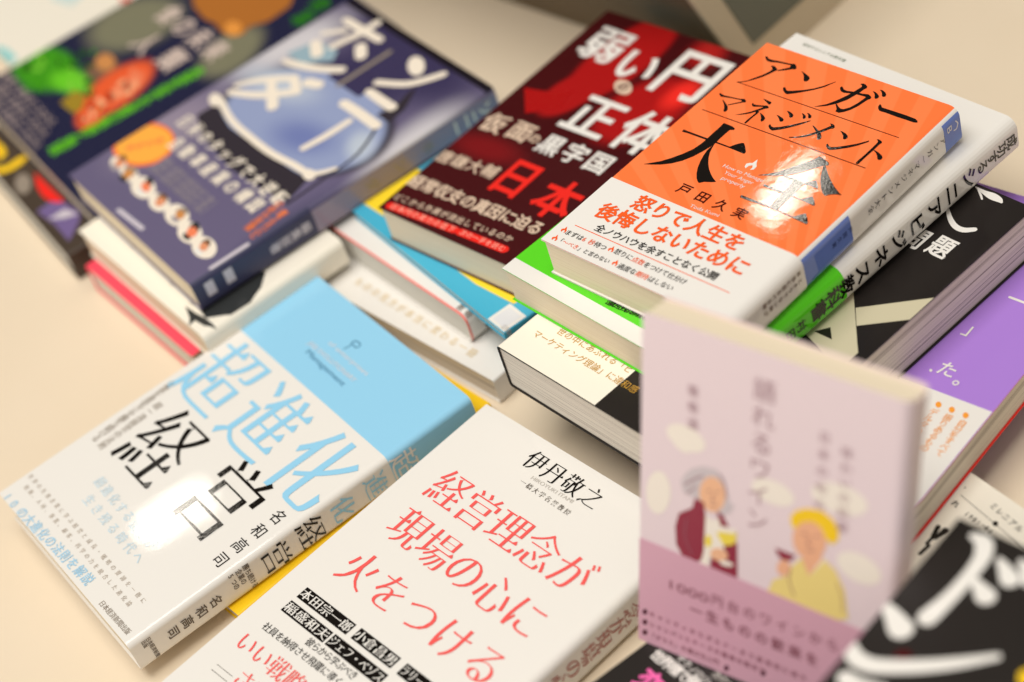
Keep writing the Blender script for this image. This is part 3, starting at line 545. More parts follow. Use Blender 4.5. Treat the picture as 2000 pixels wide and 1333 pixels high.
  ('s','cover','cream2',[[15.57,170.63,4.86],[32.82,171.04,5.47],[48.22,171.65,5.16]],5),
  ('s','cover','cream2',[[44.19,161.67,6.68],[51.68,157.16,6.68]],5),
  ('s','cover','cream2',[[18.77,148.13,6.68],[28.02,143.45,7.29]],5),
  ('s','cover','cream2',[[16.67,128.44,3.04],[24.71,130.32,5.16],[39.91,135.95,5.47],[52.76,143.6,5.47]],5),
  ('s','cover','cream2',[[12.76,99.86,3.65],[20.23,110.42,5.16],[35.71,123.52,5.47]],5),
  ('s','cover','cream2',[[15.43,94.55,4.86],[32.15,103.27,5.77],[47.64,117.63,5.77]],5),
  ('s','cover','cream2',[[36.62,122.96,5.47],[47.64,117.63,5.47]],5),
  ('s','cover','cream2',[[27.86,113.32,5.47],[47.48,102.32,6.68]],5),
  ('s','cover','cream2',[[46.16,126.02,7.29],[53.03,128.43,6.68]],5),
  ('s','cover','cream2',[[79.15,128.1,5.77],[93.38,128.42,6.08],[110.45,128.15,6.08]],5),
  ('s','cover','cream2',[[82.67,142.08,5.16],[93.06,141.88,5.77],[104.52,141.96,6.08]],5),
  ('s','cover','cream2',[[79.67,149.27,4.56],[94.06,157.52,4.86],[100.33,165.91,5.16],[104.79,174.76,4.86]],5),
  ('s','cover','cream2',[[93.0,93.85,4.25],[94.58,107.28,4.86],[94.65,121.39,4.25]],5),
  ('p','cover','cream2',[[90.21,173.12],[92.06,171.62],[93.43,170.01],[94.19,168.43],[94.3,167.0],[93.75,165.83],[92.58,165.02],[90.88,164.63],[88.79,164.7],[86.48,165.22],[84.12,166.16],[81.91,167.43],[80.03,168.93],[78.64,170.55],[77.85,172.16],[77.73,173.61],[78.29,174.79],[79.48,175.6],[81.21,175.98],[83.33,175.89],[85.66,175.35],[88.02,174.4]],5),
  ('s','cover','greybrown',[[63.02,134.6,2.7],[62.64,168.99,2.7]],5),
  ('p','cover','black2',[[102.73,133.34],[105.53,142.87],[101.65,155.33],[101.54,160.36],[112.08,144.98],[114.06,133.9]],3),
  ('s','cover','black2',[[109.84,130.89,1.62],[121.53,109.74,1.62],[123.58,89.48,1.62],[124.54,63.99,1.62]],3),
  ('p','cover','orangered',[[23.67,54.0],[28.53,51.3],[32.14,47.72],[34.24,43.54],[34.68,39.1],[33.42,34.75],[30.56,30.81],[26.34,27.6],[21.06,25.38],[15.13,24.32],[9.03,24.52],[3.24,25.99],[-1.76,28.61],[-5.55,32.19],[-7.81,36.43],[-8.32,40.99],[-7.04,45.47],[-4.07,49.51],[0.32,52.76],[5.77,54.95],[11.82,55.92],[17.95,55.58]],2),
  ('p','cover','amber',[[22.94,52.83],[27.09,50.49],[30.14,47.35],[31.86,43.64],[32.13,39.68],[30.92,35.76],[28.34,32.2],[24.58,29.28],[19.93,27.22],[14.76,26.2],[9.47,26.3],[4.49,27.54],[0.23,29.81],[-2.95,32.96],[-4.78,36.71],[-5.1,40.76],[-3.88,44.78],[-1.21,48.42],[2.68,51.38],[7.45,53.41],[12.71,54.36],[18.02,54.16]],3),
  ('t','cover',[('緊急出版','orange2')],[9.45,33.51],[18.53,47.27],5,5,'b'),
  ('t','cover',[('日米のタッグで大逆転','cream2')],[15.82,64.98],[116.94,64.0],8.5,10.2,'B'),
  ('t','cover',[('自動車産業の構図','cream2')],[29.29,51.95],[111.11,52.99],8.5,10.2,'B'),
  ('t','cover',[('提携の裏側を徹底取材で描く','greylilac')],[35.45,41.18],[91.62,40.31],4,4,'g'),
  ('t','cover',[('提携の裏側を徹底取材で描く','greylilac')],[36.01,37.06],[92.08,36.34],4,4,'g'),
  ('t','cover',[('提携の裏側を徹底取材で描く','greylilac')],[36.57,32.94],[92.53,32.38],4,4,'g'),
  ('p','cover','cream2',[[21.79,24.4],[22.67,23.32],[23.0,22.19],[22.75,21.12],[21.93,20.18],[20.62,19.45],[18.92,18.99],[16.96,18.83],[14.9,19.0],[12.91,19.47],[11.14,20.22],[9.75,21.17],[8.85,22.26],[8.51,23.4],[8.77,24.48],[9.59,25.43],[10.92,26.16],[12.65,26.62],[14.62,26.77],[16.68,26.59],[18.67,26.11],[20.42,25.36]],2),
  ('p','cover','brown',[[14.01,28.66],[15.1,28.43],[16.17,27.97],[17.12,27.32],[17.87,26.53],[18.37,25.66],[18.57,24.79],[18.47,23.98],[18.06,23.3],[17.38,22.81],[16.49,22.54],[15.46,22.51],[14.36,22.74],[13.3,23.19],[12.35,23.84],[11.59,24.63],[11.08,25.5],[10.87,26.38],[10.98,27.19],[11.39,27.87],[12.07,28.37],[12.97,28.64]],3),
  ('p','cover','peach2',[[15.93,26.03],[17.01,25.77],[18.02,25.33],[18.88,24.76],[19.51,24.08],[19.88,23.37],[19.94,22.67],[19.69,22.04],[19.16,21.54],[18.39,21.2],[17.43,21.05],[16.37,21.1],[15.28,21.35],[14.27,21.78],[13.41,22.36],[12.77,23.04],[12.4,23.75],[12.34,24.46],[12.58,25.09],[13.12,25.59],[13.9,25.93],[14.86,26.08]],4),
  ('p','cover','greylilac',[[21.02,20.29],[21.24,19.8],[21.14,19.32],[20.73,18.87],[20.03,18.5],[19.11,18.23],[18.03,18.09],[16.89,18.09],[15.78,18.23],[14.79,18.49],[13.99,18.86],[13.46,19.31],[13.23,19.8],[13.34,20.28],[13.75,20.73],[14.46,21.1],[15.39,21.37],[16.46,21.51],[17.61,21.51],[18.72,21.37],[19.7,21.1],[20.49,20.73]],3),
  ('p','cover','cream2',[[36.34,24.18],[37.31,22.98],[37.67,21.73],[37.39,20.53],[36.48,19.48],[35.03,18.67],[33.15,18.15],[30.99,17.98],[28.71,18.16],[26.52,18.69],[24.57,19.52],[23.04,20.58],[22.05,21.8],[21.68,23.06],[21.96,24.27],[22.88,25.33],[24.35,26.15],[26.26,26.66],[28.44,26.82],[30.72,26.62],[32.91,26.09],[34.84,25.25]],2),
  ('p','cover','greybrown',[[29.74,27.06],[30.87,26.45],[31.72,25.66],[32.22,24.75],[32.34,23.8],[32.06,22.89],[31.4,22.09],[30.43,21.46],[29.21,21.06],[27.85,20.91],[26.45,21.03],[25.13,21.41],[24.0,22.02],[23.14,22.81],[22.63,23.72],[22.51,24.67],[22.79,25.59],[23.45,26.4],[24.43,27.03],[25.66,27.43],[27.03,27.58],[28.43,27.45]],3),
  ('p','cover','tan',[[28.57,25.22],[29.77,24.93],[30.88,24.41],[31.83,23.73],[32.54,22.92],[32.94,22.06],[33.01,21.21],[32.74,20.45],[32.16,19.83],[31.3,19.4],[30.25,19.21],[29.07,19.25],[27.88,19.54],[26.76,20.05],[25.8,20.74],[25.09,21.55],[24.68,22.41],[24.61,23.27],[24.88,24.03],[25.47,24.66],[26.33,25.08],[27.39,25.27]],4),
  ('p','cover','charcoal',[[33.6,18.99],[33.82,18.51],[33.72,18.03],[33.31,17.59],[32.62,17.22],[31.71,16.96],[30.66,16.82],[29.54,16.82],[28.44,16.95],[27.47,17.21],[26.69,17.58],[26.16,18.02],[25.94,18.5],[26.05,18.99],[26.46,19.43],[27.15,19.8],[28.07,20.06],[29.13,20.2],[30.25,20.2],[31.34,20.07],[32.31,19.8],[33.09,19.44]],3),
  ('p','cover','cream2',[[55.55,24.32],[56.85,22.67],[57.32,20.95],[56.93,19.31],[55.7,17.88],[53.73,16.76],[51.18,16.05],[48.24,15.81],[45.16,16.05],[42.18,16.77],[39.53,17.91],[37.45,19.37],[36.11,21.04],[35.61,22.78],[36.01,24.45],[37.26,25.9],[39.27,27.03],[41.87,27.73],[44.84,27.95],[47.94,27.68],[50.91,26.93],[53.51,25.78]],2),
  ('p','cover','charcoal',[[42.85,29.05],[43.9,29.0],[45.12,28.62],[46.41,27.94],[47.67,27.03],[48.8,25.95],[49.7,24.79],[50.31,23.64],[50.57,22.6],[50.46,21.76],[50.0,21.17],[49.22,20.89],[48.18,20.93],[46.97,21.3],[45.68,21.97],[44.42,22.88],[43.28,23.96],[42.37,25.12],[41.76,26.28],[41.49,27.32],[41.6,28.18],[42.06,28.77]],3),
  ('p','cover','salmon2',[[47.2,25.39],[48.49,25.1],[49.69,24.64],[50.7,24.05],[51.45,23.37],[51.86,22.65],[51.91,21.97],[51.6,21.37],[50.95,20.89],[50.0,20.59],[48.85,20.47],[47.57,20.56],[46.28,20.85],[45.08,21.31],[44.05,21.9],[43.3,22.58],[42.88,23.3],[42.83,23.99],[43.14,24.59],[43.8,25.07],[44.75,25.37],[45.92,25.48]],4),
  ('p','cover','white',[[52.03,19.77],[52.24,19.3],[52.14,18.82],[51.74,18.38],[51.07,18.02],[50.18,17.76],[49.15,17.62],[48.05,17.62],[46.99,17.75],[46.04,18.01],[45.28,18.37],[44.77,18.81],[44.56,19.29],[44.66,19.76],[45.07,20.2],[45.74,20.57],[46.64,20.83],[47.67,20.97],[48.77,20.97],[49.83,20.83],[50.78,20.57],[51.53,20.21]],3),
  ('p','cover','cream2',[[72.48,23.49],[73.55,22.11],[73.93,20.69],[73.6,19.33],[72.58,18.13],[70.96,17.21],[68.86,16.62],[66.46,16.42],[63.93,16.62],[61.49,17.22],[59.33,18.16],[57.64,19.38],[56.54,20.76],[56.15,22.2],[56.48,23.58],[57.51,24.79],[59.16,25.72],[61.29,26.3],[63.72,26.49],[66.26,26.26],[68.69,25.65],[70.82,24.7]],2),
  ('p','cover','brown',[[63.26,26.93],[64.53,26.69],[65.75,26.22],[66.82,25.57],[67.65,24.8],[68.18,23.95],[68.36,23.11],[68.18,22.34],[67.65,21.69],[66.82,21.23],[65.76,20.99],[64.54,20.99],[63.27,21.23],[62.04,21.69],[60.97,22.34],[60.13,23.12],[59.6,23.96],[59.41,24.81],[59.59,25.59],[60.12,26.24],[60.96,26.7],[62.04,26.94]],3),
  ('p','cover','peach2',[[64.99,24.92],[66.0,24.65],[66.94,24.17],[67.75,23.51],[68.34,22.73],[68.68,21.9],[68.74,21.07],[68.51,20.32],[68.02,19.7],[67.29,19.28],[66.4,19.07],[65.41,19.1],[64.4,19.36],[63.45,19.84],[62.64,20.49],[62.04,21.27],[61.69,22.11],[61.63,22.94],[61.86,23.7],[62.36,24.32],[63.09,24.75],[63.99,24.95]],4),
  ('p','cover','slateblue',[[69.72,18.84],[69.92,18.37],[69.82,17.91],[69.42,17.47],[68.76,17.11],[67.9,16.86],[66.89,16.72],[65.82,16.72],[64.78,16.85],[63.85,17.1],[63.11,17.46],[62.62,17.89],[62.42,18.36],[62.52,18.83],[62.92,19.27],[63.58,19.63],[64.45,19.89],[65.47,20.02],[66.53,20.02],[67.57,19.89],[68.5,19.63],[69.23,19.27]],3),
  ('p','cover','cream2',[[91.26,24.95],[92.48,23.34],[92.91,21.66],[92.52,20.06],[91.33,18.66],[89.45,17.57],[87.01,16.88],[84.21,16.64],[81.27,16.88],[78.44,17.59],[75.93,18.7],[73.97,20.13],[72.7,21.76],[72.25,23.46],[72.64,25.08],[73.85,26.5],[75.78,27.6],[78.26,28.28],[81.09,28.5],[84.04,28.23],[86.86,27.5],[89.33,26.38]],2),
  ('p','cover','greybrown',[[84.63,28.47],[85.44,27.98],[86.01,27.3],[86.29,26.5],[86.26,25.64],[85.93,24.79],[85.31,24.01],[84.46,23.38],[83.44,22.94],[82.34,22.72],[81.25,22.75],[80.26,23.02],[79.44,23.52],[78.87,24.2],[78.58,25.0],[78.61,25.86],[78.95,26.72],[79.57,27.5],[80.43,28.13],[81.45,28.57],[82.55,28.79],[83.64,28.75]],3),
  ('p','cover','tan',[[83.54,26.17],[84.65,25.91],[85.68,25.48],[86.54,24.91],[87.18,24.26],[87.53,23.57],[87.57,22.9],[87.3,22.3],[86.74,21.83],[85.94,21.52],[84.95,21.39],[83.85,21.46],[82.75,21.72],[81.72,22.15],[80.85,22.72],[80.21,23.38],[79.85,24.07],[79.8,24.74],[80.07,25.34],[80.64,25.81],[81.45,26.12],[82.45,26.25]],4),
  ('p','cover','greylilac',[[88.1,20.69],[88.29,20.22],[88.19,19.76],[87.8,19.33],[87.16,18.98],[86.31,18.72],[85.32,18.59],[84.28,18.59],[83.27,18.72],[82.36,18.97],[81.64,19.33],[81.17,19.75],[80.97,20.22],[81.07,20.69],[81.46,21.11],[82.11,21.47],[82.96,21.72],[83.95,21.86],[84.99,21.85],[86.01,21.72],[86.91,21.47],[87.62,21.11]],3),
  ('p','cover','cream2',[[109.12,22.47],[110.3,20.87],[110.72,19.22],[110.32,17.64],[109.16,16.26],[107.32,15.18],[104.93,14.49],[102.2,14.26],[99.34,14.49],[96.58,15.18],[94.15,16.27],[92.24,17.68],[91.02,19.28],[90.58,20.96],[90.97,22.56],[92.16,23.96],[94.05,25.05],[96.47,25.73],[99.23,25.94],[102.1,25.68],[104.85,24.97],[107.25,23.87]],2),
  ('p','cover','charcoal',[[97.17,26.83],[98.35,26.81],[99.67,26.47],[101.03,25.84],[102.3,24.98],[103.39,23.95],[104.21,22.83],[104.69,21.72],[104.8,20.71],[104.53,19.87],[103.9,19.28],[102.96,18.97],[101.79,18.99],[100.47,19.31],[99.12,19.93],[97.84,20.79],[96.74,21.82],[95.91,22.94],[95.42,24.06],[95.3,25.08],[95.58,25.93],[96.21,26.53]],3),
  ('p','cover','salmon2',[[101.12,23.82],[102.31,23.53],[103.43,23.02],[104.36,22.36],[105.05,21.58],[105.43,20.75],[105.48,19.95],[105.19,19.23],[104.58,18.65],[103.71,18.25],[102.64,18.08],[101.46,18.15],[100.26,18.44],[99.14,18.94],[98.2,19.6],[97.5,20.38],[97.11,21.21],[97.06,22.02],[97.36,22.75],[97.97,23.33],[98.85,23.72],[99.93,23.89]],4),
  ('p','cover','charcoal',[[105.56,17.9],[105.74,17.45],[105.64,16.99],[105.26,16.57],[104.63,16.22],[103.8,15.96],[102.84,15.83],[101.83,15.83],[100.84,15.95],[99.96,16.2],[99.26,16.55],[98.79,16.97],[98.6,17.43],[98.71,17.89],[99.09,18.31],[99.72,18.66],[100.56,18.92],[101.52,19.05],[102.54,19.05],[103.52,18.92],[104.4,18.67],[105.1,18.32]],3),
  ('p','cover','cream2',[[125.48,21.54],[126.63,19.97],[127.03,18.34],[126.64,16.77],[125.49,15.41],[123.69,14.34],[121.36,13.66],[118.69,13.42],[115.89,13.66],[113.2,14.33],[110.83,15.41],[108.97,16.8],[107.78,18.38],[107.37,20.04],[107.76,21.63],[108.93,23.01],[110.77,24.08],[113.14,24.76],[115.84,24.97],[118.64,24.72],[121.32,24.02],[123.66,22.93]],2),
  ('p','cover','brown',[[114.96,23.95],[115.92,23.74],[116.83,23.32],[117.64,22.71],[118.28,21.98],[118.69,21.17],[118.84,20.36],[118.73,19.6],[118.36,18.97],[117.75,18.51],[116.97,18.25],[116.07,18.23],[115.12,18.44],[114.2,18.86],[113.39,19.46],[112.75,20.19],[112.33,21.0],[112.17,21.82],[112.29,22.58],[112.66,23.21],[113.27,23.68],[114.06,23.93]],3),
  ('p','cover','peach2',[[116.57,21.5],[117.51,21.27],[118.38,20.87],[119.11,20.33],[119.64,19.7],[119.94,19.04],[119.98,18.39],[119.75,17.8],[119.27,17.33],[118.58,17.01],[117.75,16.87],[116.82,16.91],[115.88,17.15],[115.01,17.55],[114.28,18.08],[113.73,18.71],[113.43,19.38],[113.4,20.03],[113.63,20.62],[114.11,21.09],[114.8,21.41],[115.64,21.55]],4),
  ('p','cover','white',[[120.86,16.17],[121.04,15.72],[120.94,15.26],[120.56,14.85],[119.95,14.5],[119.13,14.25],[118.19,14.12],[117.2,14.11],[116.24,14.24],[115.38,14.48],[114.69,14.82],[114.24,15.24],[114.06,15.69],[114.16,16.15],[114.53,16.56],[115.16,16.91],[115.97,17.16],[116.92,17.3],[117.91,17.3],[118.88,17.17],[119.73,16.93],[120.41,16.58]],3),
  ('t','cover',[('徹底分析の','orange2')],[123.85,42.33],[121.14,61.44],5.5,5.5,'b'),
  ('t','cover',[('ビジネス書','orange2')],[131.23,40.97],[128.95,58.83],5.5,5.5,'b'),
  ('s','cover','lilacpale',[[51.75,4.14,2.7],[76.2,5.24,2.7]],1),
  ('s','cover','lilacpale',[[133.82,13.6,2.43],[134.01,34.78,2.43]],1),
  ('r','cover','navy3',134.92,153.13,0.0,70.0,1),
  ('r','cover','lilac',137.92,153.13,70.0,184.56,1),
  ('t','cover',[('ソニー','cream2')],[144.38,176.38],[144.38,157.56],9,9,'B'),
  ('t','cover',[('ホンダ','greybrown')],[144.38,139.73],[144.38,104.72],8,8,'b'),
  ('t','cover',[('編集部著','lilacpale')],[144.38,64.57],[144.38,46.07],6,6,'b'),
  ('r','cover','lilacpale',138.9153,147.1277,6,11,2),
  ('r','cover','lilacpale',138.9153,147.1277,17,22,2),
 ],
 'purple': [
  ('r','cover','white',0.0,129.7,0.2,71.18,0),
  ('t','cover',[('た。','white')],[101.56,83.27],[111.17,80.61],8.6,8.6,'b'),
  ('p','cover','white',[[96.15,80.24],[96.32,79.75],[96.22,79.33],[95.87,79.16],[95.42,79.29],[95.04,79.68],[94.86,80.17],[94.97,80.58],[95.32,80.76],[95.77,80.62]],1),
  ('t','cover',[('」','white')],[99.5,107.11],[99.5,107.11],9,9,'b'),
  ('s','cover','white',[[101.89,131.03,1.25],[116.25,130.4,1.25]],1),
  ('p','cover','tangerine',[[109.79,65.49],[110.05,64.89],[110.11,64.31],[109.96,63.81],[109.61,63.49],[109.12,63.39],[108.57,63.52],[108.04,63.87],[107.61,64.38],[107.34,64.97],[107.28,65.56],[107.44,66.06],[107.79,66.38],[108.28,66.48],[108.83,66.35],[109.36,66.0]],1),
  ('p','cover','tangerine',[[115.99,65.49],[116.25,64.89],[116.31,64.31],[116.15,63.82],[115.81,63.49],[115.32,63.39],[114.78,63.52],[114.25,63.87],[113.83,64.38],[113.57,64.97],[113.51,65.56],[113.67,66.05],[114.02,66.37],[114.5,66.48],[115.04,66.34],[115.57,65.99]],1),
  ('p','cover','tangerine',[[122.47,65.33],[122.72,64.74],[122.77,64.16],[122.62,63.67],[122.27,63.35],[121.8,63.25],[121.26,63.38],[120.74,63.73],[120.32,64.23],[120.06,64.82],[120.01,65.41],[120.17,65.9],[120.51,66.22],[120.99,66.32],[121.53,66.19],[122.05,65.84]],1),
  ('t','cover',[('自分をすべて','tangerine')],[122.49,60.34],[123.29,42.83],4,4,'g'),
  ('t','cover',[('振りあるもの','tangerine')],[115.85,60.37],[116.52,42.36],4,4,'g'),
  ('t','cover',[('デルタの道','tangerine')],[109.15,60.4],[109.84,45.38],4,4,'g'),
 ],
 'yellow': [
 ],
 'cream': [
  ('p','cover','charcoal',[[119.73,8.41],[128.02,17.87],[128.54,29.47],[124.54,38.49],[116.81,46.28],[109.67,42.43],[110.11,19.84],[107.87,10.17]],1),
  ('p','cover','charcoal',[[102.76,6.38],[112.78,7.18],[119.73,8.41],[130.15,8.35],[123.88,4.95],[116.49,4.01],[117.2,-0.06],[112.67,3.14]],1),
  ('t','cover',[('星の王国','greybrown')],[38.87,13.97],[104.32,11.1],5,5,'g'),
 ],
 'pink': [
 ],
 'green': [
  ('p','cover','leafdark',[[8.34,46.82],[8.49,45.65],[6.55,44.14],[3.98,43.42],[2.71,44.04],[3.71,45.53],[6.22,46.77]],2),
  ('p','cover','leafdark',[[30.31,50.74],[29.48,49.6],[26.8,49.48],[24.3,50.46],[23.85,51.82],[25.81,52.52],[28.68,52.04]],2),
  ('p','cover','leaflight',[[7.31,39.56],[4.76,40.72],[1.03,43.75],[-1.08,46.37],[0.05,46.59],[3.55,44.25],[6.78,41.13]],2),
  ('p','cover','leaflight',[[15.55,40.48],[12.73,41.2],[11.13,42.93],[11.95,44.35],[14.58,44.4],[17.03,43.03],[17.46,41.29]],2),
  ('p','cover','leafdark',[[70.93,46.72],[68.33,46.43],[63.08,47.51],[59.12,49.17],[59.46,50.15],[63.85,49.7],[68.95,48.17]],2),
  ('p','cover','green1',[[12.51,41.34],[9.47,42.48],[8.92,43.77],[11.28,44.23],[14.76,43.52],[16.74,42.17],[15.74,41.2]],2),
  ('p','cover','green1',[[27.2,48.06],[24.3,49.59],[23.76,51.94],[26.0,53.34],[29.32,52.73],[31.22,50.58],[30.28,48.51]],2),
  ('p','cover','green1',[[35.22,46.72],[33.71,46.12],[30.06,46.33],[27.0,47.2],[26.86,48.07],[29.74,48.28],[33.46,47.68]],2),
  ('p','cover','leafdark',[[30.71,62.0],[27.49,61.61],[23.81,62.98],[22.45,65.07],[24.44,66.31],[28.28,65.75],[31.06,63.83]],2),
  ('p','cover','leaflight',[[55.84,43.67],[52.9,43.71],[47.0,45.22],[42.57,47.08],[42.99,47.87],[47.94,46.99],[53.65,45.13]],2),
  ('p','cover','green1',[[30.22,32.12],[27.94,32.16],[25.74,33.28],[25.29,34.64],[26.93,35.22],[29.42,34.57],[30.88,33.19]],2),
  ('p','cover','green1',[[29.06,55.41],[28.51,54.7],[26.43,54.49],[24.4,54.94],[23.95,55.71],[25.41,56.22],[27.69,56.08]],2),
  ('p','cover','leaflight',[[52.72,50.62],[52.09,49.08],[49.89,48.87],[47.77,50.17],[47.33,51.99],[48.91,52.96],[51.31,52.35]],2),
  ('p','cover','leafdark',[[10.58,29.98],[6.74,31.29],[4.19,34.38],[4.87,36.92],[8.27,36.97],[11.81,34.52],[12.83,31.41]],2),
  ('p','cover','green1',[[33.88,66.84],[31.87,67.4],[29.82,69.08],[29.27,70.6],[30.64,70.83],[32.89,69.58],[34.33,67.81]],2),
  ('p','cover','leafdark',[[67.95,47.5],[66.2,47.29],[63.27,48.11],[61.38,49.36],[61.94,50.09],[64.55,49.75],[67.22,48.59]],2),
  ('p','cover','leaflight',[[16.6,37.77],[16.61,36.8],[14.79,35.63],[12.5,35.15],[11.46,35.71],[12.47,36.9],[14.76,37.82]],2),
  ('p','cover','green1',[[40.13,27.44],[36.83,27.24],[30.89,28.85],[26.77,31.07],[27.62,32.21],[32.79,31.4],[38.35,29.28]],2),
  ('p','cover','leafdark',[[42.78,28.52],[42.59,27.76],[40.94,27.33],[39.07,27.56],[38.4,28.27],[39.42,28.94],[41.37,29.05]],2),
  ('p','cover','leafdark',[[31.04,56.94],[29.25,55.96],[25.05,56.26],[21.58,57.6],[21.48,58.99],[24.83,59.36],[29.08,58.45]],2),
  ('p','cover','green1',[[27.31,22.19],[26.63,23.82],[28.61,26.01],[31.76,27.12],[33.7,26.32],[32.98,24.2],[30.14,22.37]],2),
  ('p','cover','leafdark',[[26.43,48.22],[24.21,48.1],[20.31,49.22],[17.65,50.74],[18.26,51.52],[21.67,50.96],[25.31,49.49]],2),
  ('p','cover','leaflight',[[41.66,50.98],[40.25,50.38],[36.48,50.32],[33.18,50.85],[32.85,51.58],[35.75,51.95],[39.67,51.68]],2),
  ('p','cover','leaflight',[[15.14,42.66],[13.53,42.0],[9.82,42.29],[6.78,43.32],[6.73,44.31],[9.7,44.51],[13.44,43.77]],2),
  ('p','cover','leafdark',[[40.5,57.28],[39.16,59.1],[39.98,62.13],[42.35,64.08],[44.47,63.48],[44.75,60.79],[42.99,58.04]],2),
  ('p','cover','leafdark',[[57.33,44.3],[56.22,43.51],[52.75,43.13],[49.54,43.45],[49.0,44.24],[51.55,44.89],[55.26,44.92]],2),
  ('p','cover','leaflight',[[66.79,46.41],[64.26,47.42],[63.34,49.2],[64.75,50.41],[67.4,50.13],[69.3,48.58],[69.03,46.93]],2),
  ('p','cover','leaflight',[[58.91,43.0],[57.43,41.73],[53.12,41.6],[49.2,42.71],[48.64,44.23],[51.88,45.01],[56.44,44.46]],2),
  ('p','cover','leafdark',[[74.42,45.52],[71.71,46.43],[68.23,49.1],[66.61,51.54],[68.07,51.89],[71.52,49.89],[74.34,47.06]],2),
  ('p','cover','leaflight',[[16.58,34.86],[15.02,36.34],[14.97,39.04],[16.47,40.93],[18.38,40.57],[19.27,38.24],[18.47,35.71]],2),
  ('p','cover','leafdark',[[55.83,50.28],[53.88,51.93],[54.5,54.05],[57.22,55.02],[59.98,54.12],[60.72,52.03],[58.87,50.32]],2),
  ('p','cover','leaflight',[[2.23,47.17],[3.49,45.48],[2.45,44.71],[-0.12,45.43],[-2.29,47.11],[-2.41,48.48],[-0.4,48.5]],2),
  ('p','cover','leaflight',[[63.36,49.17],[62.84,47.48],[59.39,46.82],[55.59,47.69],[54.32,49.44],[56.54,50.75],[60.57,50.63]],2),
  ('p','cover','leafdark',[[38.6,55.58],[38.27,53.93],[34.61,52.18],[30.35,51.64],[28.71,52.73],[30.94,54.62],[35.35,55.89]],2),
  ('p','cover','salmon2',[[83.51,64.23],[81.39,63.98],[76.89,64.8],[73.37,66.08],[73.52,66.84],[77.22,66.52],[81.66,65.35]],3),
  ('p','cover','salmon2',[[77.59,71.82],[74.95,72.55],[70.51,74.98],[67.62,77.3],[68.48,77.73],[72.43,75.96],[76.48,73.33]],3),
  ('p','cover','deepred',[[88.91,53.72],[86.18,53.06],[81.12,54.13],[77.54,56.13],[78.16,57.54],[82.52,57.31],[87.29,55.6]],3),
  ('p','cover','salmon2',[[93.67,35.84],[92.02,37.14],[91.92,39.34],[93.45,40.79],[95.45,40.39],[96.41,38.45],[95.62,36.43]],3),
  ('p','cover','deepred',[[86.25,64.82],[83.2,64.51],[78.79,66.04],[76.33,68.26],[77.7,69.5],[81.85,68.82],[85.65,66.73]],3),
  ('p','cover','deepred',[[88.23,39.84],[86.51,39.81],[83.92,40.78],[82.43,42.03],[83.15,42.61],[85.55,42.08],[87.81,40.85]],3),
  ('p','cover','deepred',[[91.97,47.0],[90.23,46.92],[88.32,47.76],[87.69,48.91],[88.8,49.49],[90.83,49.06],[92.23,47.96]],3),
  ('p','cover','flesh',[[88.61,58.43],[87.01,57.62],[82.97,57.78],[79.53,58.81],[79.29,59.92],[82.44,60.28],[86.59,59.62]],3),
  ('p','cover','flesh',[[93.73,40.62],[91.78,39.72],[87.14,40.0],[83.29,41.27],[83.16,42.57],[86.85,42.91],[91.55,42.04]],3),
  ('p','cover','salmon2',[[89.4,73.11],[86.34,73.1],[80.76,74.88],[76.86,77.11],[77.61,78.11],[82.44,77.11],[87.68,74.88]],3),
  ('p','cover','salmon',[[80.21,65.88],[80.24,64.38],[77.69,63.46],[74.45,63.79],[72.98,65.14],[74.39,66.49],[77.6,66.81]],3),
  ('p','cover','deepred',[[92.32,34.8],[92.12,33.19],[89.49,32.56],[86.4,33.38],[85.17,35.04],[86.75,36.29],[89.93,36.18]],3),
  ('p','cover','flesh',[[89.31,71.35],[89.11,69.67],[86.15,68.94],[82.66,69.72],[81.27,71.43],[83.03,72.77],[86.61,72.73]],3),
  ('p','cover','flesh',[[77.86,63.27],[75.42,64.47],[73.85,67.02],[74.36,69.0],[76.54,68.91],[78.76,66.83],[79.34,64.33]],3),
  ('p','cover','flesh',[[93.1,34.62],[91.04,34.28],[88.44,35.14],[87.27,36.57],[88.42,37.48],[91.01,37.19],[93.09,35.92]],3),
  ('p','cover','flesh',[[87.54,60.82],[85.86,61.93],[85.88,63.45],[87.57,64.23],[89.66,63.68],[90.58,62.22],[89.63,60.95]],3),
  ('p','cover','tan',[[95.33,42.9],[92.51,43.27],[87.55,45.28],[84.18,47.43],[84.97,48.08],[89.32,46.75],[93.92,44.45]],3),
  ('p','cover','salmon',[[86.86,40.03],[84.53,41.77],[84.8,44.18],[87.48,45.44],[90.54,44.6],[91.67,42.31],[90.03,40.28]],3),
  ('p','cover','salmon2',[[91.49,50.84],[90.38,49.69],[86.84,49.48],[83.53,50.36],[82.95,51.68],[85.55,52.43],[89.34,52.06]],3),
  ('p','cover','salmon2',[[80.84,78.55],[81.33,77.18],[79.53,75.72],[76.8,75.27],[75.19,76.18],[75.91,77.75],[78.43,78.8]],3),
  ('p','cover','salmon2',[[92.12,56.91],[91.78,55.6],[88.83,54.3],[85.48,53.97],[84.25,54.88],[86.08,56.33],[89.58,57.24]],3),
  ('p','cover','salmon',[[94.78,42.52],[93.0,41.76],[88.25,41.55],[84.08,42.03],[83.66,42.86],[87.31,43.39],[92.25,43.24]],3),
  ('p','cover','salmon',[[80.93,50.79],[79.88,52.44],[81.28,54.67],[84.08,55.8],[86.16,54.99],[85.96,52.84],[83.64,50.97]],3),
  ('p','cover','flesh',[[82.99,50.18],[84.01,48.47],[82.43,47.36],[79.42,47.68],[77.26,49.19],[77.57,50.76],[80.12,51.2]],3),
  ('p','cover','salmon',[[91.54,44.7],[88.61,46.04],[86.37,49.12],[86.53,51.64],[88.97,51.67],[91.83,49.21],[92.97,46.11]],3),
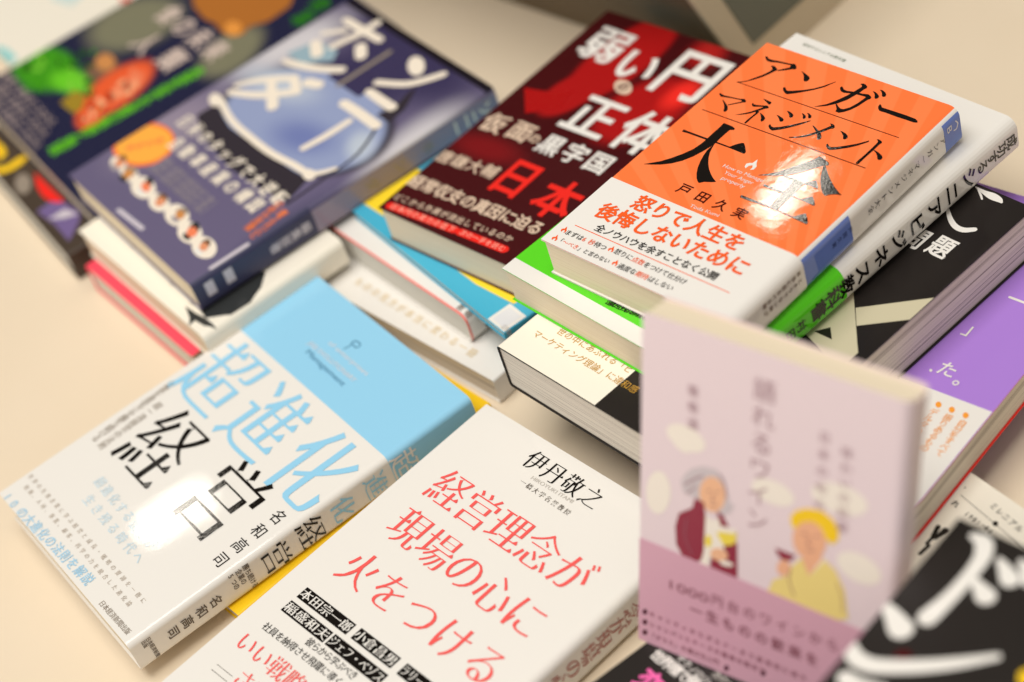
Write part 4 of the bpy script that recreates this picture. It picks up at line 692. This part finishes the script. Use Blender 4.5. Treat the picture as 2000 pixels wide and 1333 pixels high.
  ('p','cover','flesh',[[90.55,62.83],[87.77,63.86],[85.82,66.27],[86.2,68.24],[88.61,68.29],[91.23,66.38],[92.09,63.95]],3),
  ('p','cover','salmon2',[[81.12,63.76],[80.15,62.89],[76.79,62.25],[73.56,62.33],[72.91,63.06],[75.32,63.9],[78.97,64.21]],3),
  ('p','cover','salmon2',[[81.18,74.33],[78.48,74.15],[72.98,75.41],[68.79,77.17],[69.12,78.11],[73.7,77.5],[79.06,75.82]],3),
  ('p','cover','flesh',[[87.92,50.71],[88.58,49.1],[86.66,47.95],[83.58,48.11],[81.67,49.47],[82.38,51.01],[85.16,51.56]],3),
  ('p','cover','deepred',[[82.61,40.8],[80.15,41.77],[78.24,44.12],[78.3,46.08],[80.3,46.17],[82.73,44.32],[83.75,41.93]],3),
  ('p','cover','tan',[[53.31,73.04],[55.4,71.77],[56.88,70.28],[57.64,68.7],[57.61,67.15],[56.8,65.76],[55.28,64.63],[53.16,63.85],[50.61,63.5],[47.83,63.59],[45.06,64.13],[42.5,65.07],[40.38,66.34],[38.86,67.84],[38.08,69.43],[38.1,71.0],[38.92,72.42],[40.48,73.55],[42.63,74.32],[45.21,74.67],[48.0,74.55],[50.78,74.0]],2),
  ('p','cover','olive',[[61.67,32.4],[57.81,44.17],[69.72,45.79],[79.28,38.49],[78.59,33.15]],2),
  ('t','cover',[('人類','greywhite')],[52.99,94.22],[82.5,96.8],17,18.7,'B'),
  ('t','cover',[('食の未来','greywhite')],[38.17,117.58],[97.55,118.42],16,17.6,'B'),
  ('t','cover',[('地球と食卓のこれから','greytext')],[5.78,20.94],[74.97,20.44],7,7,'B'),
  ('t','cover',[('地球と食卓のこれから','greytext')],[12.89,13.06],[81.4,12.88],7,7,'B'),
  ('t','cover',[('地球と食卓のこれから','greytext')],[19.91,5.28],[87.75,5.41],7,7,'B'),
  ('t','cover',[('地球と食卓のこれから','greytext')],[26.86,-2.42],[94.03,-1.98],7,7,'B'),
  ('t','cover',[('未来を変える食の革命と地球','green2')],[107.38,101.19],[101.6,11.72],10.5,9.45,'B'),
  ('p','cover','wood',[[22.97,141.14],[43.43,132.03],[61.98,129.83],[72.04,131.96],[83.64,130.22],[92.87,131.9],[97.69,136.64],[93.88,143.88],[99.43,154.12],[97.27,170.21],[82.79,182.97]],1),
  ('p','cover','amber2',[[91.78,139.86],[93.54,138.66],[94.78,137.29],[95.39,135.86],[95.34,134.48],[94.62,133.26],[93.3,132.3],[91.47,131.68],[89.29,131.44],[86.92,131.62],[84.56,132.18],[82.4,133.1],[80.62,134.3],[79.35,135.67],[78.72,137.12],[78.77,138.51],[79.49,139.74],[80.84,140.71],[82.69,141.33],[84.9,141.55],[87.28,141.37],[89.63,140.78]],3),
  ('p','cover','wood2',[[52.4,146.14],[68.62,152.45],[76.5,163.15],[66.26,168.82],[41.88,151.75]],2),
  ('t','cover',[('革命','green3')],[115.44,167.97],[112.1,182.28],14,14,'B'),
 ],
 'letter': [
  ('s','cover','yellow',[[11.53,11.32,3.24],[22.9,11.21,4.86],[30.58,9.56,4.32],[27.78,4.7,3.24]],2),
  ('s','cover','yellow',[[38.25,-1.06,5.94],[44.67,6.73,6.48],[44.46,14.28,7.02],[43.74,17.57,4.86]],2),
  ('p','cover','red3',[[62.25,17.17],[68.73,17.36],[102.45,18.82],[99.81,14.17],[89.13,11.53],[76.65,12.5]],1),
  ('p','cover','purple2',[[97.45,3.6],[95.96,12.21],[103.42,18.39],[118.5,21.1],[126.07,17.71],[137.85,6.05],[118.08,6.2]],1),
  ('p','cover','lilacpale',[[109.92,5.44],[109.22,15.84],[119.84,19.78],[116.88,12.46]],2),
  ('p','cover','greybrown',[[70.67,11.37],[73.07,10.14],[74.93,8.74],[76.11,7.29],[76.51,5.89],[76.12,4.66],[74.94,3.69],[73.09,3.07],[70.7,2.84],[67.97,3.03],[65.11,3.62],[62.35,4.56],[59.92,5.79],[58.02,7.19],[56.81,8.67],[56.38,10.09],[56.79,11.33],[57.98,12.31],[59.87,12.93],[62.3,13.14],[65.06,12.93],[67.93,12.33]],1),
 ],
 'redline': [
  ('t','cover',[('教養','grey')],[106.29,3.19],[111.69,3.28],4,4,'b'),
  ('r','cover','ink',118,124.57,9,30,1),
  ('t','cover',[('新書','white')],[122,24],[122,15],6,6,'b'),
  ('r','cover','coral2',0.0,127.57,-0.02,1.1,1),
 ],
 'blue': [
  ('p','cover','yellow2',[[0,7],[25,9],[96.61,10.37],[121.87,14.31],[133,60],[0,40]],0),
  ('r','cover','white',120.4712,133.4712,0.5,13.3614,1),
  ('r','cover','palegrey',122.1712,131.7712,2.0614,11.6614,2),
  ('t','cover',[('定価本体','palegrey2')],[131.31,2.33],[139.22,2.53],3,3,'g'),
 ],
 'text': [
  ('t','cover',[('ものの見方が本当に変わる一冊','palegold')],[24.04,12.02],[111.71,7.62],5.4,5.4,'b'),
 ],
 'mill': [
  ('t','cover',[('ミレニアル','ink')],[34.82,181.08],[49.74,179.39],3.4,3.4,'g'),
  ('s','cover','ink',[[20.89,176.9,0.25],[60.86,173.32,0.25]],1),
  ('p','cover','ink',[[42.19,175.92],[42.47,175.51],[42.59,175.06],[42.53,174.63],[42.29,174.28],[41.92,174.08],[41.47,174.05],[41.0,174.19],[40.59,174.49],[40.3,174.9],[40.18,175.36],[40.24,175.79],[40.48,176.14],[40.85,176.34],[41.31,176.37],[41.78,176.22]],2),
  ('t','cover',[('1981〜96','ink')],[30.62,171.36],[43.51,171.38],3,3,'g'),
  ('t','cover',[('れ','ink')],[22.81,172.19],[22.81,172.19],3.4,3.4,'b'),
  ('p','cover','ink',[[19.82,180.96],[19.96,180.68],[19.88,180.45],[19.62,180.39],[19.34,180.54],[19.19,180.82],[19.27,181.06],[19.53,181.12]],1),
  ('s','cover','ink',[[30.7,145.33,1.62],[30.24,150.44,1.62]],1),
  ('s','cover','ink',[[28.92,150.63,1.44],[28.38,155.01,1.44]],1),
  ('s','cover','ink',[[28.08,154.75,1.8],[26.21,159.35,2.16]],1),
  ('s','cover','ink',[[29.41,154.55,1.62],[29.38,160.1,2.52]],1),
 ],
 'pinkblack': [
  ('t','cover',[('世界標で勝つ','white')],[8.56,145.24],[32.86,147.69],5.6,5.6,'B'),
  ('t','cover',[('テクノロジー','white')],[16.07,150.96],[34.03,151.48],3.6,3.6,'b'),
  ('t','cover',[('次の一手','palegrey2')],[31.74,155.8],[41.81,157.6],3.6,3.6,'b'),
  ('t','cover',[('変革','hotpink')],[16.16,133.67],[29.38,135.35],12,13.8,'B'),
 ],
 'do': [
  ('s','cover','white',[[8.47,181.57,2.89],[12.67,181.09,6.07],[15.77,176.27,5.79],[16.57,168.55,5.09],[16.39,159.94,5.09],[15.65,152.28,5.67],[14.53,145.25,6.65]],2),
  ('s','cover','white',[[16.63,166.96,1.45],[20.8,164.97,4.05],[25.71,162.26,7.23]],3),
  ('s','cover','white',[[21.57,177.2,2.31],[25.45,174.59,4.92],[28.64,172.02,6.65]],2),
  ('s','cover','white',[[27.96,180.12,2.31],[31.6,177.8,4.92],[34.75,175.23,6.65]],2),
  ('s','cover','white',[[-2.16,142.86,2.31],[2.58,141.27,4.92],[9.64,137.16,8.68]],2),
  ('s','cover','white',[[0.07,123.1,4.05],[3.5,120.11,6.07],[9.22,119.88,6.07],[16.47,123.4,5.67],[25.28,129.18,5.21],[33.47,135.73,4.34],[41.97,143.59,2.6]],2),
  ('s','cover','white',[[5.94,111.56,5.79],[11.0,110.86,6.94],[18.85,113.44,5.21]],2),
  ('p','cover','maroon',[[14.16,125.84],[13.83,129.13],[16.83,131.34],[19.59,129.16]],1),
  ('p','cover','yellow',[[55.78,142.26],[56.22,141.37],[56.46,140.46],[56.5,139.6],[56.32,138.86],[55.94,138.3],[55.39,137.96],[54.71,137.87],[53.96,138.04],[53.2,138.45],[52.49,139.08],[51.89,139.86],[51.45,140.75],[51.19,141.66],[51.16,142.53],[51.34,143.28],[51.72,143.84],[52.28,144.18],[52.96,144.27],[53.71,144.1],[54.47,143.68],[55.18,143.05]],2),
 ],
 'far': [
  ('p','cover','cyan',[[90.4,-4.13],[112.94,5.69],[129.05,5.93],[138.68,-10.24],[141.49,-32.92]],1),
  ('p','cover','cyanpale',[[73.44,59.75],[103.0,66.89],[107.32,55.42],[87.52,49.48]],1),
  ('p','cover','coral2',[[126.58,81.98],[133.88,87.06],[137.9,82.06],[134.58,78.44]],1),
 ],
 'wine': [
  ('t','cover',[('語れるワイン','mauve')],[50.77,130.28],[49.85,76.5],9.5,9.5,'g'),
  ('t','cover',[('葡萄酒','mauve')],[21.93,119.96],[22.06,106.38],4.8,4.8,'g'),
  ('t','cover',[('日本の旬の','mauve')],[74.72,120.44],[74.4,93.1],4.6,4.6,'g'),
  ('t','cover',[('味わいの記録','mauve')],[83.53,117.64],[83.6,87.26],4.6,4.6,'g'),
  ('p','cover','creamleaf',[[27.34,97.79],[26.39,96.44],[24.87,95.32],[22.91,94.53],[20.65,94.12],[18.28,94.13],[15.99,94.57],[13.98,95.4],[12.41,96.55],[11.41,97.92],[11.06,99.41],[11.4,100.89],[12.38,102.24],[13.93,103.35],[15.92,104.13],[18.18,104.51],[20.53,104.48],[22.78,104.04],[24.76,103.21],[26.3,102.08],[27.29,100.72],[27.65,99.25]],1),
  ('p','cover','creamleaf',[[13.32,73.47],[13.16,70.72],[12.57,68.01],[11.6,65.56],[10.34,63.56],[8.87,62.18],[7.32,61.55],[5.83,61.71],[4.5,62.65],[3.45,64.31],[2.78,66.53],[2.53,69.13],[2.71,71.91],[3.33,74.62],[4.31,77.05],[5.59,79.01],[7.05,80.34],[8.57,80.94],[10.05,80.76],[11.35,79.83],[12.38,78.21],[13.06,76.03]],1),
  ('p','cover','creamleaf',[[64.37,89.88],[63.57,88.5],[62.14,87.29],[60.21,86.34],[57.92,85.73],[55.45,85.51],[53.02,85.7],[50.81,86.29],[49.01,87.23],[47.78,88.44],[47.22,89.83],[47.36,91.27],[48.2,92.65],[49.66,93.86],[51.62,94.8],[53.93,95.39],[56.38,95.59],[58.79,95.38],[60.96,94.79],[62.72,93.86],[63.93,92.67],[64.5,91.3]],1),
  ('p','cover','creamleaf',[[92.59,98.43],[91.76,96.7],[90.12,95.09],[87.81,93.72],[85.01,92.71],[81.94,92.15],[78.84,92.09],[75.98,92.52],[73.59,93.43],[71.88,94.73],[70.98,96.33],[70.98,98.07],[71.87,99.83],[73.56,101.45],[75.92,102.8],[78.75,103.77],[81.82,104.3],[84.87,104.34],[87.67,103.88],[90.0,102.98],[91.67,101.7],[92.56,100.14]],1),
  ('p','cover','creamleaf',[[99.51,71.61],[98.58,70.03],[97.04,68.69],[95.02,67.71],[92.67,67.17],[90.19,67.12],[87.78,67.56],[85.64,68.46],[83.95,69.75],[82.84,71.31],[82.42,73.03],[82.71,74.76],[83.68,76.34],[85.25,77.67],[87.3,78.63],[89.65,79.14],[92.11,79.17],[94.48,78.71],[96.58,77.82],[98.25,76.55],[99.34,75.01],[99.77,73.32]],1),
  ('p','cover','creamleaf',[[21.28,94.06],[20.48,93.38],[19.41,93.02],[18.17,93.0],[16.85,93.31],[15.57,93.95],[14.42,94.85],[13.51,95.95],[12.9,97.14],[12.64,98.34],[12.76,99.45],[13.25,100.38],[14.06,101.04],[15.13,101.4],[16.37,101.41],[17.68,101.09],[18.96,100.46],[20.1,99.56],[21.01,98.47],[21.61,97.29],[21.87,96.09],[21.76,94.99]],1),
  ('p','cover','greyhair',[[17.6,79.84],[19.44,84.07],[22.43,87.57],[26.94,90.25],[32.21,91.01],[36.06,88.31],[37.36,83.45],[38.63,79.32],[40.54,78.55],[38.8,74.72],[35.84,72.73],[33.54,73.35],[26.62,74.44],[22.74,75.23],[18.85,76.02]],2),
  ('p','cover','skin',[[36.5,82.72],[36.65,80.59],[36.37,78.39],[35.66,76.3],[34.59,74.49],[33.23,73.1],[31.71,72.25],[30.14,72.02],[28.66,72.42],[27.38,73.42],[26.41,74.95],[25.83,76.87],[25.7,79.03],[26.0,81.24],[26.73,83.33],[27.82,85.13],[29.18,86.49],[30.69,87.3],[32.24,87.51],[33.71,87.11],[34.97,86.11],[35.92,84.61]],3),
  ('p','cover','burgundy',[[23.9,75.31],[27.75,74.91],[28.72,68.21],[28.66,57.03],[28.45,50.49],[25.03,46.98],[19.51,46.63],[16.23,51.75],[15.67,59.61],[17.12,65.82],[22.86,70.55]],3),
  ('p','cover','burgundy',[[33.16,73.19],[35.84,72.73],[42.27,62.81],[42.99,47.92],[37.51,46.32],[31.29,46.85],[31.53,51.81],[37.13,57.43]],3),
  ('p','cover','creamleaf',[[28.65,70.55],[31.4,68.53],[34.39,70.56],[37.13,57.43],[31.14,51.65],[30.14,46.34],[26.63,45.63],[28.36,53.68]],4),
  ('p','cover','lemon',[[33.46,63.85],[36.8,66.83],[42.09,67.47],[41.52,62.49],[37.8,59.96],[36.26,60.26]],5),
  ('p','cover','skin',[[38.6,55.43],[38.28,54.57],[37.69,53.74],[36.88,52.99],[35.9,52.4],[34.84,52.01],[33.78,51.85],[32.82,51.94],[32.02,52.26],[31.46,52.8],[31.17,53.51],[31.19,54.33],[31.52,55.19],[32.11,56.03],[32.94,56.77],[33.92,57.35],[34.97,57.74],[36.02,57.89],[36.98,57.8],[37.77,57.48],[38.33,56.94],[38.62,56.24]],5),
  ('p','cover','creamleaf',[[41.02,52.67],[40.84,52.32],[40.43,51.96],[39.83,51.62],[39.09,51.33],[38.26,51.11],[37.42,50.98],[36.63,50.95],[35.96,51.03],[35.46,51.2],[35.17,51.46],[35.12,51.78],[35.3,52.13],[35.72,52.49],[36.32,52.83],[37.06,53.12],[37.89,53.34],[38.73,53.47],[39.51,53.49],[40.18,53.42],[40.68,53.24],[40.97,52.99]],5),
  ('p','cover','lemon',[[31.68,59.51],[31.64,58.71],[31.48,57.91],[31.21,57.2],[30.86,56.62],[30.45,56.22],[30.02,56.03],[29.59,56.07],[29.21,56.35],[28.91,56.82],[28.71,57.46],[28.62,58.22],[28.66,59.03],[28.82,59.82],[29.09,60.53],[29.44,61.11],[29.85,61.51],[30.29,61.69],[30.71,61.65],[31.09,61.38],[31.39,60.9],[31.59,60.26]],5),
  ('p','cover','creamleaf',[[33.35,67.37],[42.03,69.02],[41.73,66.93],[33.44,64.63]],6),
  ('p','cover','blond',[[63.32,83.27],[65.51,86.83],[69.65,89.51],[75.25,90.82],[79.57,89.23],[82.45,85.92],[82.53,81.42],[80.25,78.56],[77.68,80.13],[75.67,83.84],[72.05,84.98],[67.88,82.88],[65.56,79.24],[64.08,79.77]],4),
  ('p','cover','skin2',[[77.87,81.08],[78.15,78.72],[77.88,76.22],[77.1,73.79],[75.85,71.61],[74.24,69.86],[72.39,68.7],[70.46,68.22],[68.6,68.47],[66.97,69.42],[65.7,71.0],[64.91,73.08],[64.65,75.48],[64.94,78.01],[65.76,80.45],[67.03,82.61],[68.65,84.32],[70.5,85.43],[72.41,85.88],[74.23,85.62],[75.83,84.67],[77.08,83.12]],3),
  ('p','cover','skin2',[[69.34,69.67],[76.26,74.18],[77.33,68.48],[71.98,61.47],[68.89,64.81]],3),
  ('p','cover','butter',[[56.41,49.03],[57.69,53.6],[63.42,57.7],[64.65,62.18],[68.72,67.85],[71.98,61.47],[77.89,71.03],[82.33,68.34],[86.33,61.58],[88.53,50.03],[84.39,47.73],[55.0,47.2]],4),
  ('p','cover','burgundy',[[57.9,67.65],[66.4,67.78],[64.51,64.86],[60.9,63.69],[58.98,65.22]],5),
  ('p','cover','skin2',[[64.53,61.74],[64.47,60.71],[64.19,59.68],[63.72,58.71],[63.1,57.89],[62.36,57.28],[61.58,56.93],[60.82,56.88],[60.13,57.13],[59.58,57.66],[59.21,58.42],[59.05,59.35],[59.11,60.38],[59.39,61.42],[59.87,62.38],[60.5,63.2],[61.23,63.8],[62.01,64.14],[62.77,64.18],[63.45,63.94],[64.0,63.41],[64.37,62.66]],5),
  ('p','cover','creamleaf',[[68.41,66.94],[71.98,61.47],[77.14,71.48],[78.53,72.08],[72.82,59.49],[67.78,65.11]],5),
  ('s','cover','mauve2',[[29.35,80.62,0.49],[30.24,81.22,0.49]],7),
  ('s','cover','mauve2',[[32.89,81.66,0.49],[33.86,81.89,0.49]],7),
  ('s','cover','mauve2',[[31.65,79.99,0.35],[31.27,77.51,0.42],[32.26,77.52,0.35]],7),
  ('s','cover','mauve2',[[31.04,75.07,0.42],[33.07,75.9,0.42]],7),
  ('s','cover','mauve2',[[19.54,79.44,0.42],[23.3,83.27,0.42],[27.05,86.29,0.42]],7),
  ('s','cover','mauve2',[[20.4,75.86,0.35],[24.15,80.49,0.35]],7),
  ('s','cover','mauve2',[[33.76,89.7,0.42],[36.14,86.04,0.42],[37.07,81.01,0.42]],7),
  ('s','cover','mauve2',[[68.85,78.32,0.56],[69.97,79.02,0.56]],7),
  ('s','cover','mauve2',[[73.79,79.63,0.56],[74.93,79.73,0.56]],7),
  ('s','cover','mauve2',[[71.37,78.23,0.35],[70.85,74.94,0.42],[72.06,75.0,0.35]],7),
  ('s','cover','mauve2',[[70.65,72.16,0.42],[73.47,72.99,0.42]],7),
  ('s','cover','mauve2',[[64.69,61.42,0.42],[64.22,56.48,0.42],[66.75,50.45,0.42]],7),
  ('s','cover','mauve2',[[83.36,63.37,0.35],[85.49,58.08,0.35],[86.25,52.14,0.35]],7),
  ('s','cover','mauve2',[[20.66,64.89,0.42],[20.07,56.62,0.42],[23.38,49.93,0.42]],7),
  ('l','obi','1000','mauve2',[14.14,30.56],[31.2,31.31],5.5),
  ('t','obi',[('円台のワインから','mauve2')],[34.93,33.94],[83.26,36.4],5.53,5.53,'g'),
  ('t','obi',[('一生ものの歓楽を','mauve2')],[25.94,25.34],[75.5,26.19],5.67,5.67,'b'),
  ('p','obi','plum',[[4.11,14.9],[4.0,14.26],[3.68,13.65],[3.21,13.17],[2.68,12.93],[2.21,12.98],[1.87,13.29],[1.75,13.83],[1.86,14.46],[2.18,15.08],[2.65,15.55],[3.18,15.79],[3.65,15.75],[3.98,15.43]],1),
  ('p','obi','plum',[[4.17,10.01],[4.06,9.37],[3.74,8.75],[3.27,8.27],[2.74,8.02],[2.26,8.06],[1.93,8.38],[1.8,8.92],[1.92,9.56],[2.24,10.18],[2.71,10.66],[3.23,10.9],[3.71,10.86],[4.04,10.54]],1),
  ('p','obi','plum',[[4.23,5.08],[4.12,4.44],[3.8,3.81],[3.32,3.33],[2.8,3.08],[2.32,3.12],[1.98,3.44],[1.86,3.98],[1.97,4.62],[2.29,5.25],[2.77,5.73],[3.29,5.98],[3.77,5.94],[4.1,5.62]],1),
  ('p','obi','plum',[[41.07,5.31],[40.99,4.68],[40.69,4.07],[40.26,3.6],[39.76,3.36],[39.31,3.4],[38.98,3.71],[38.85,4.24],[38.94,4.86],[39.23,5.47],[39.67,5.95],[40.17,6.18],[40.62,6.14],[40.94,5.83]],1),
  ('p','obi','plum',[[56.91,10.55],[56.82,9.94],[56.55,9.34],[56.13,8.88],[55.65,8.64],[55.2,8.69],[54.88,8.99],[54.75,9.51],[54.83,10.12],[55.11,10.72],[55.53,11.18],[56.01,11.41],[56.45,11.37],[56.77,11.07]],1),
  ('t','obi',[('キャンティからボルドーまで産地別に紹介','mauve2')],[6.24,14.65],[72.46,16.21],2.6,2.6,'b'),
  ('t','obi',[('シャンパンとチーズの最高の組合せ','mauve2')],[6.3,9.76],[55.33,11.24],2.6,2.6,'b'),
  ('t','obi',[('「グラス」の選び方入門','mauve2')],[6.37,4.59],[35.39,5.76],2.6,2.6,'b'),
 ],
}
BOX = ([149.0, 120.8, 0.0], -0.99)
BLOBS = {'honda': [('lilac', [12.53, 56.4], [0.00128, 0.0197], [0.03078, 0.00154], 0.9), ('silver', [8.42, 138.68], [0.00341, 0.01759], [0.0347, -0.00742], 0.85), ('navy2', [75.22, 173.32], [0.01235, 0.00081], [0.0015, 0.02814], 0.6), ('navy2', [66.6, 125.7], [0.01377, 0.00918], [0.00972, -0.01612], 0.5), ('silver', [144.33, 126.29], [0.00159, 0.01847], [0.03873, 0.00648], 0.75), ('navy3', [148.32, 49.4], [0.00219, 0.01586], [0.04036, 0.00175], 0.9), ('black2', [72.47, 106.31], [0.01131, 0.01492], [0.01075, -0.01934], 0.12), ('winmid', [71.71, 106.79], [0.0123, 0.01646], [0.01114, -0.02055], 0.12), ('winlight', [32.91, 115.25], [0.01708, 0.02449], [0.01825, -0.05069], 0.9), ('winblue', [84.05, 98.47], [0.02277, 0.02456], [0.02061, -0.04703], 0.9), ('winlight', [117.36, 114.05], [0.021, 0.07487], [0.061, 0.00627], 0.8)], 'green': [('olivegrey', [26.58, 99.32], [0.00496, 0.02632], [0.02619, -0.00764], 0.5), ('green1', [20.21, 41.05], [0.00707, 0.04754], [0.02735, -0.01756], 0.35), ('green2', [47.28, 46.16], [0.03171, 0.03681], [-0.02931, 0.07258], 0.6), ('brownred', [52.89, 65.24], [0.00838, 0.0791], [0.05573, -0.01427], 0.6), ('salmon', [79.07, 61.35], [0.00503, 0.03328], [0.04772, 0.00546], 0.3), ('salmon', [87.38, 41.05], [0.00754, 0.07471], [0.06879, 0.02698], 0.35), ('salmon2', [81.91, 67.14], [0.0092, 0.05929], [0.09596, 0.01685], 0.7), ('olivegrey', [106.55, 124.54], [-0.00036, 0.03371], [0.04242, 0.01021], 0.5)], 'red': [('red', [34.59, 141.4], [0.01327, 0.02165], [0.05039, -0.0085], 0.25), ('red', [28.4, 107.49], [0.02346, 0.04214], [0.06928, -0.0203], 0.3), ('red', [71.3, 114.32], [0.01123, 0.02716], [0.03957, -0.01228], 0.4), ('red3', [81.1, 131.68], [0.03014, 0.04876], [0.08593, -0.02485], 0.8), ('red2', [18.75, 57.61], [0.03002, -0.00028], [-0.00327, 0.07777], 0.8), ('red', [71.99, 162.5], [0.03727, 0.04893], [0.05587, -0.02971], 0.8)]}

MATS['honda_pic'] = soft_cover('honda', 'hondacover'); MATS['green_pic'] = soft_cover('green', 'greencover'); MATS['red_pic'] = soft_cover('red', 'redcover')
# ------------------------------------------------------------------ the table
def flat(name, V, F, m):
    me = bpy.data.meshes.new(name); me.from_pydata([tuple(c * MM for c in v) for v in V], [], F); me.materials.append(m); o = bpy.data.objects.new(name, me); col.objects.link(o); return o
tm, nt, b = principled('table_laminate', 0.42, 0.4); N = nt.nodes; L = nt.links
tc = N.new('ShaderNodeTexCoord'); n = N.new('ShaderNodeTexNoise'); n.inputs['Scale'].default_value = 14; n.inputs['Detail'].default_value = 6; L.new(tc.outputs['Object'], n.inputs['Vector'])
cr = N.new('ShaderNodeValToRGB'); cr.color_ramp.elements[0].color = (*lin((228, 210, 183)), 1); cr.color_ramp.elements[1].color = (*lin((234, 217, 192)), 1); L.new(n.outputs['Fac'], cr.inputs[0]); L.new(cr.outputs[0], b.inputs['Base Color'])
T = 1600
table = flat('table', [(-T, -T, 0), (T, -T, 0), (T, T, 0), (-T, T, 0), (-T, -T, -30), (T, -T, -30), (T, T, -30), (-T, T, -30)], [(0, 1, 2, 3), (7, 6, 5, 4), (0, 4, 5, 1), (1, 5, 6, 2), (2, 6, 7, 3), (3, 7, 4, 0)], tm)
table['kind'] = 'structure'

# ------------------------------------------------------------------ the books
book('letter', 'book', 'book with big yellow lettering and a red patch, under the green photo book', 'lettercover', 'grey')
book('green', 'book', 'dark navy book with green and orange food photos on its cover', 'green_pic', 'cream')
book('far', 'book', 'blurred white book with a cyan corner at the top left', 'cream', 'white')
book('pink', 'book', 'pink covered book at the bottom of the stack under the car book', 'pink', 'white')
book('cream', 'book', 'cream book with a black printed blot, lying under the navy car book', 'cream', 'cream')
book('honda', 'book', 'navy and lilac book with a car windscreen and large white katakana title', 'honda_pic', 'cream')
book('text', 'book', 'white book with pale gold lettering, lowest of the middle stack', 'white', 'white')
book('redline', 'book', 'thick white paperback with a red line round its page edge', 'white', 'grey')
book('blue', 'book', 'thin turquoise blue book with a yellow stripe, under the dark red book', 'bluecover', 'white')
book('red', 'book', 'dark red book with white title and bright red arrow shapes', 'red_pic', 'cream')
book('mill', 'book', 'white book printed with a timeline, under the purple book', 'cream', 'white')
book('purple', 'book', 'purple book with a white lower band and orange bullets, under the black book', 'purple', 'white', inner='red3')
book('black', 'book', 'thick black book with a white corner panel, under the white and green book', 'black', 'white')
book('senior', 'book', 'white and lime green book with bold black spine lettering', 'white', 'cream', inner='lime')
book('orange', 'book', 'small orange paperback with black brush title, on top of the tallest stack', 'orange_rays', 'cream', inner='white', obi='white')
book('yellow', 'book', 'yellow book showing as a thin edge under the white and sky blue book', 'yellow', 'white')
book('chou', 'book', 'white book with a sky blue top band and blue and black title', 'white', 'cream', lip=1.2)
book('keiei', 'book', 'white book with coral red title and black name boxes in the foreground', 'white', 'cream')
book('pinkblack', 'book', 'black book with pink and white lettering under the standing pink book', 'ink2', 'white')
book('do', 'book', 'blurred black book with huge white letters in the lower right corner', 'ink2', 'white')
book('wine', 'book', 'pale pink paperback standing upright, with two people drinking wine on the cover', 'pinkwine', 'cream', obi='obiwine')

# ------------------------------------------------------------------ things behind and under the books
def box_mesh(name, x0, x1, y0, y1, z0, z1, m, parent=None, bev=1.2):
    import bmesh
    bm = bmesh.new(); bmesh.ops.create_cube(bm, size=1); bmesh.ops.scale(bm, vec=((x1 - x0) * MM, (y1 - y0) * MM, (z1 - z0) * MM), verts=bm.verts)
    bmesh.ops.translate(bm, vec=((x0 + x1) / 2 * MM, (y0 + y1) / 2 * MM, (z0 + z1) / 2 * MM), verts=bm.verts); bmesh.ops.bevel(bm, geom=bm.edges[:], offset=bev * MM, segments=2, affect='EDGES')
    me = bpy.data.meshes.new(name); bm.to_mesh(me); bm.free(); me.materials.append(m); o = bpy.data.objects.new(name, me); col.objects.link(o)
    if parent: o.parent = parent
    return o
def plain(name, rgb, rough=0.5):
    m, nt, b = principled(name, rough); b.inputs['Base Color'].default_value = (*lin(rgb), 1); return m
def thing(name, label, cat, loc, yaw):
    e = bpy.data.objects.new(name, None); col.objects.link(e); e.location = Vector(loc) * MM; e.rotation_euler = (0, 0, yaw); e['label'] = label; e['category'] = cat; e.empty_display_size = 0.02; return e
rz = thing('display_box', 'plain brown grey display box with a dark green window in its pale end', 'display box', BOX[0], BOX[1])
def prism(name, P, y0, y1, m, parent):
    """a profile of (y, z) run along x"""
    n = len(P); V = [(x * MM, y * MM, z * MM) for x in (y0, y1) for y, z in P]; F = [tuple(range(n - 1, -1, -1)), tuple(range(n, 2 * n))] + [(i, (i + 1) % n, n + (i + 1) % n, n + i) for i in range(n)]
    me = bpy.data.meshes.new(name); me.from_pydata(V, [], F[:2] + [f for f in F[2:]]); me.materials.append(m); o = bpy.data.objects.new(name, me); col.objects.link(o); o.parent = parent; return o
prism('body', [(0, 0.2), (120, 0.2), (120, 150), (-60, 150)], -330, -3, plain('riser_board', (108, 92, 68), 0.6), rz)
prism('end_frame', [(0, 0.2), (120, 0.2), (120, 150), (-60, 150)], -3, 0, plain('frame_board', (205, 190, 164), 0.5), rz)
prism('window', [(6, 22), (96, 22), (96, 138), (-38, 138)], -1, 0.6, plain('dark_glass', (92, 96, 84), 0.2), rz)
st = box_mesh('display_block', 14, 118, 12, 176, 24, 84.6, plain('white_block', (228, 222, 210), 0.4))
p = PLACE['do']; st.matrix_world = Matrix.Translation(Vector((p['x'], p['y'], 0)) * MM) @ Matrix.Rotation(p['yaw'], 4, 'Z'); st['label'] = 'white block that lifts the blurred black book'; st['category'] = 'display block'
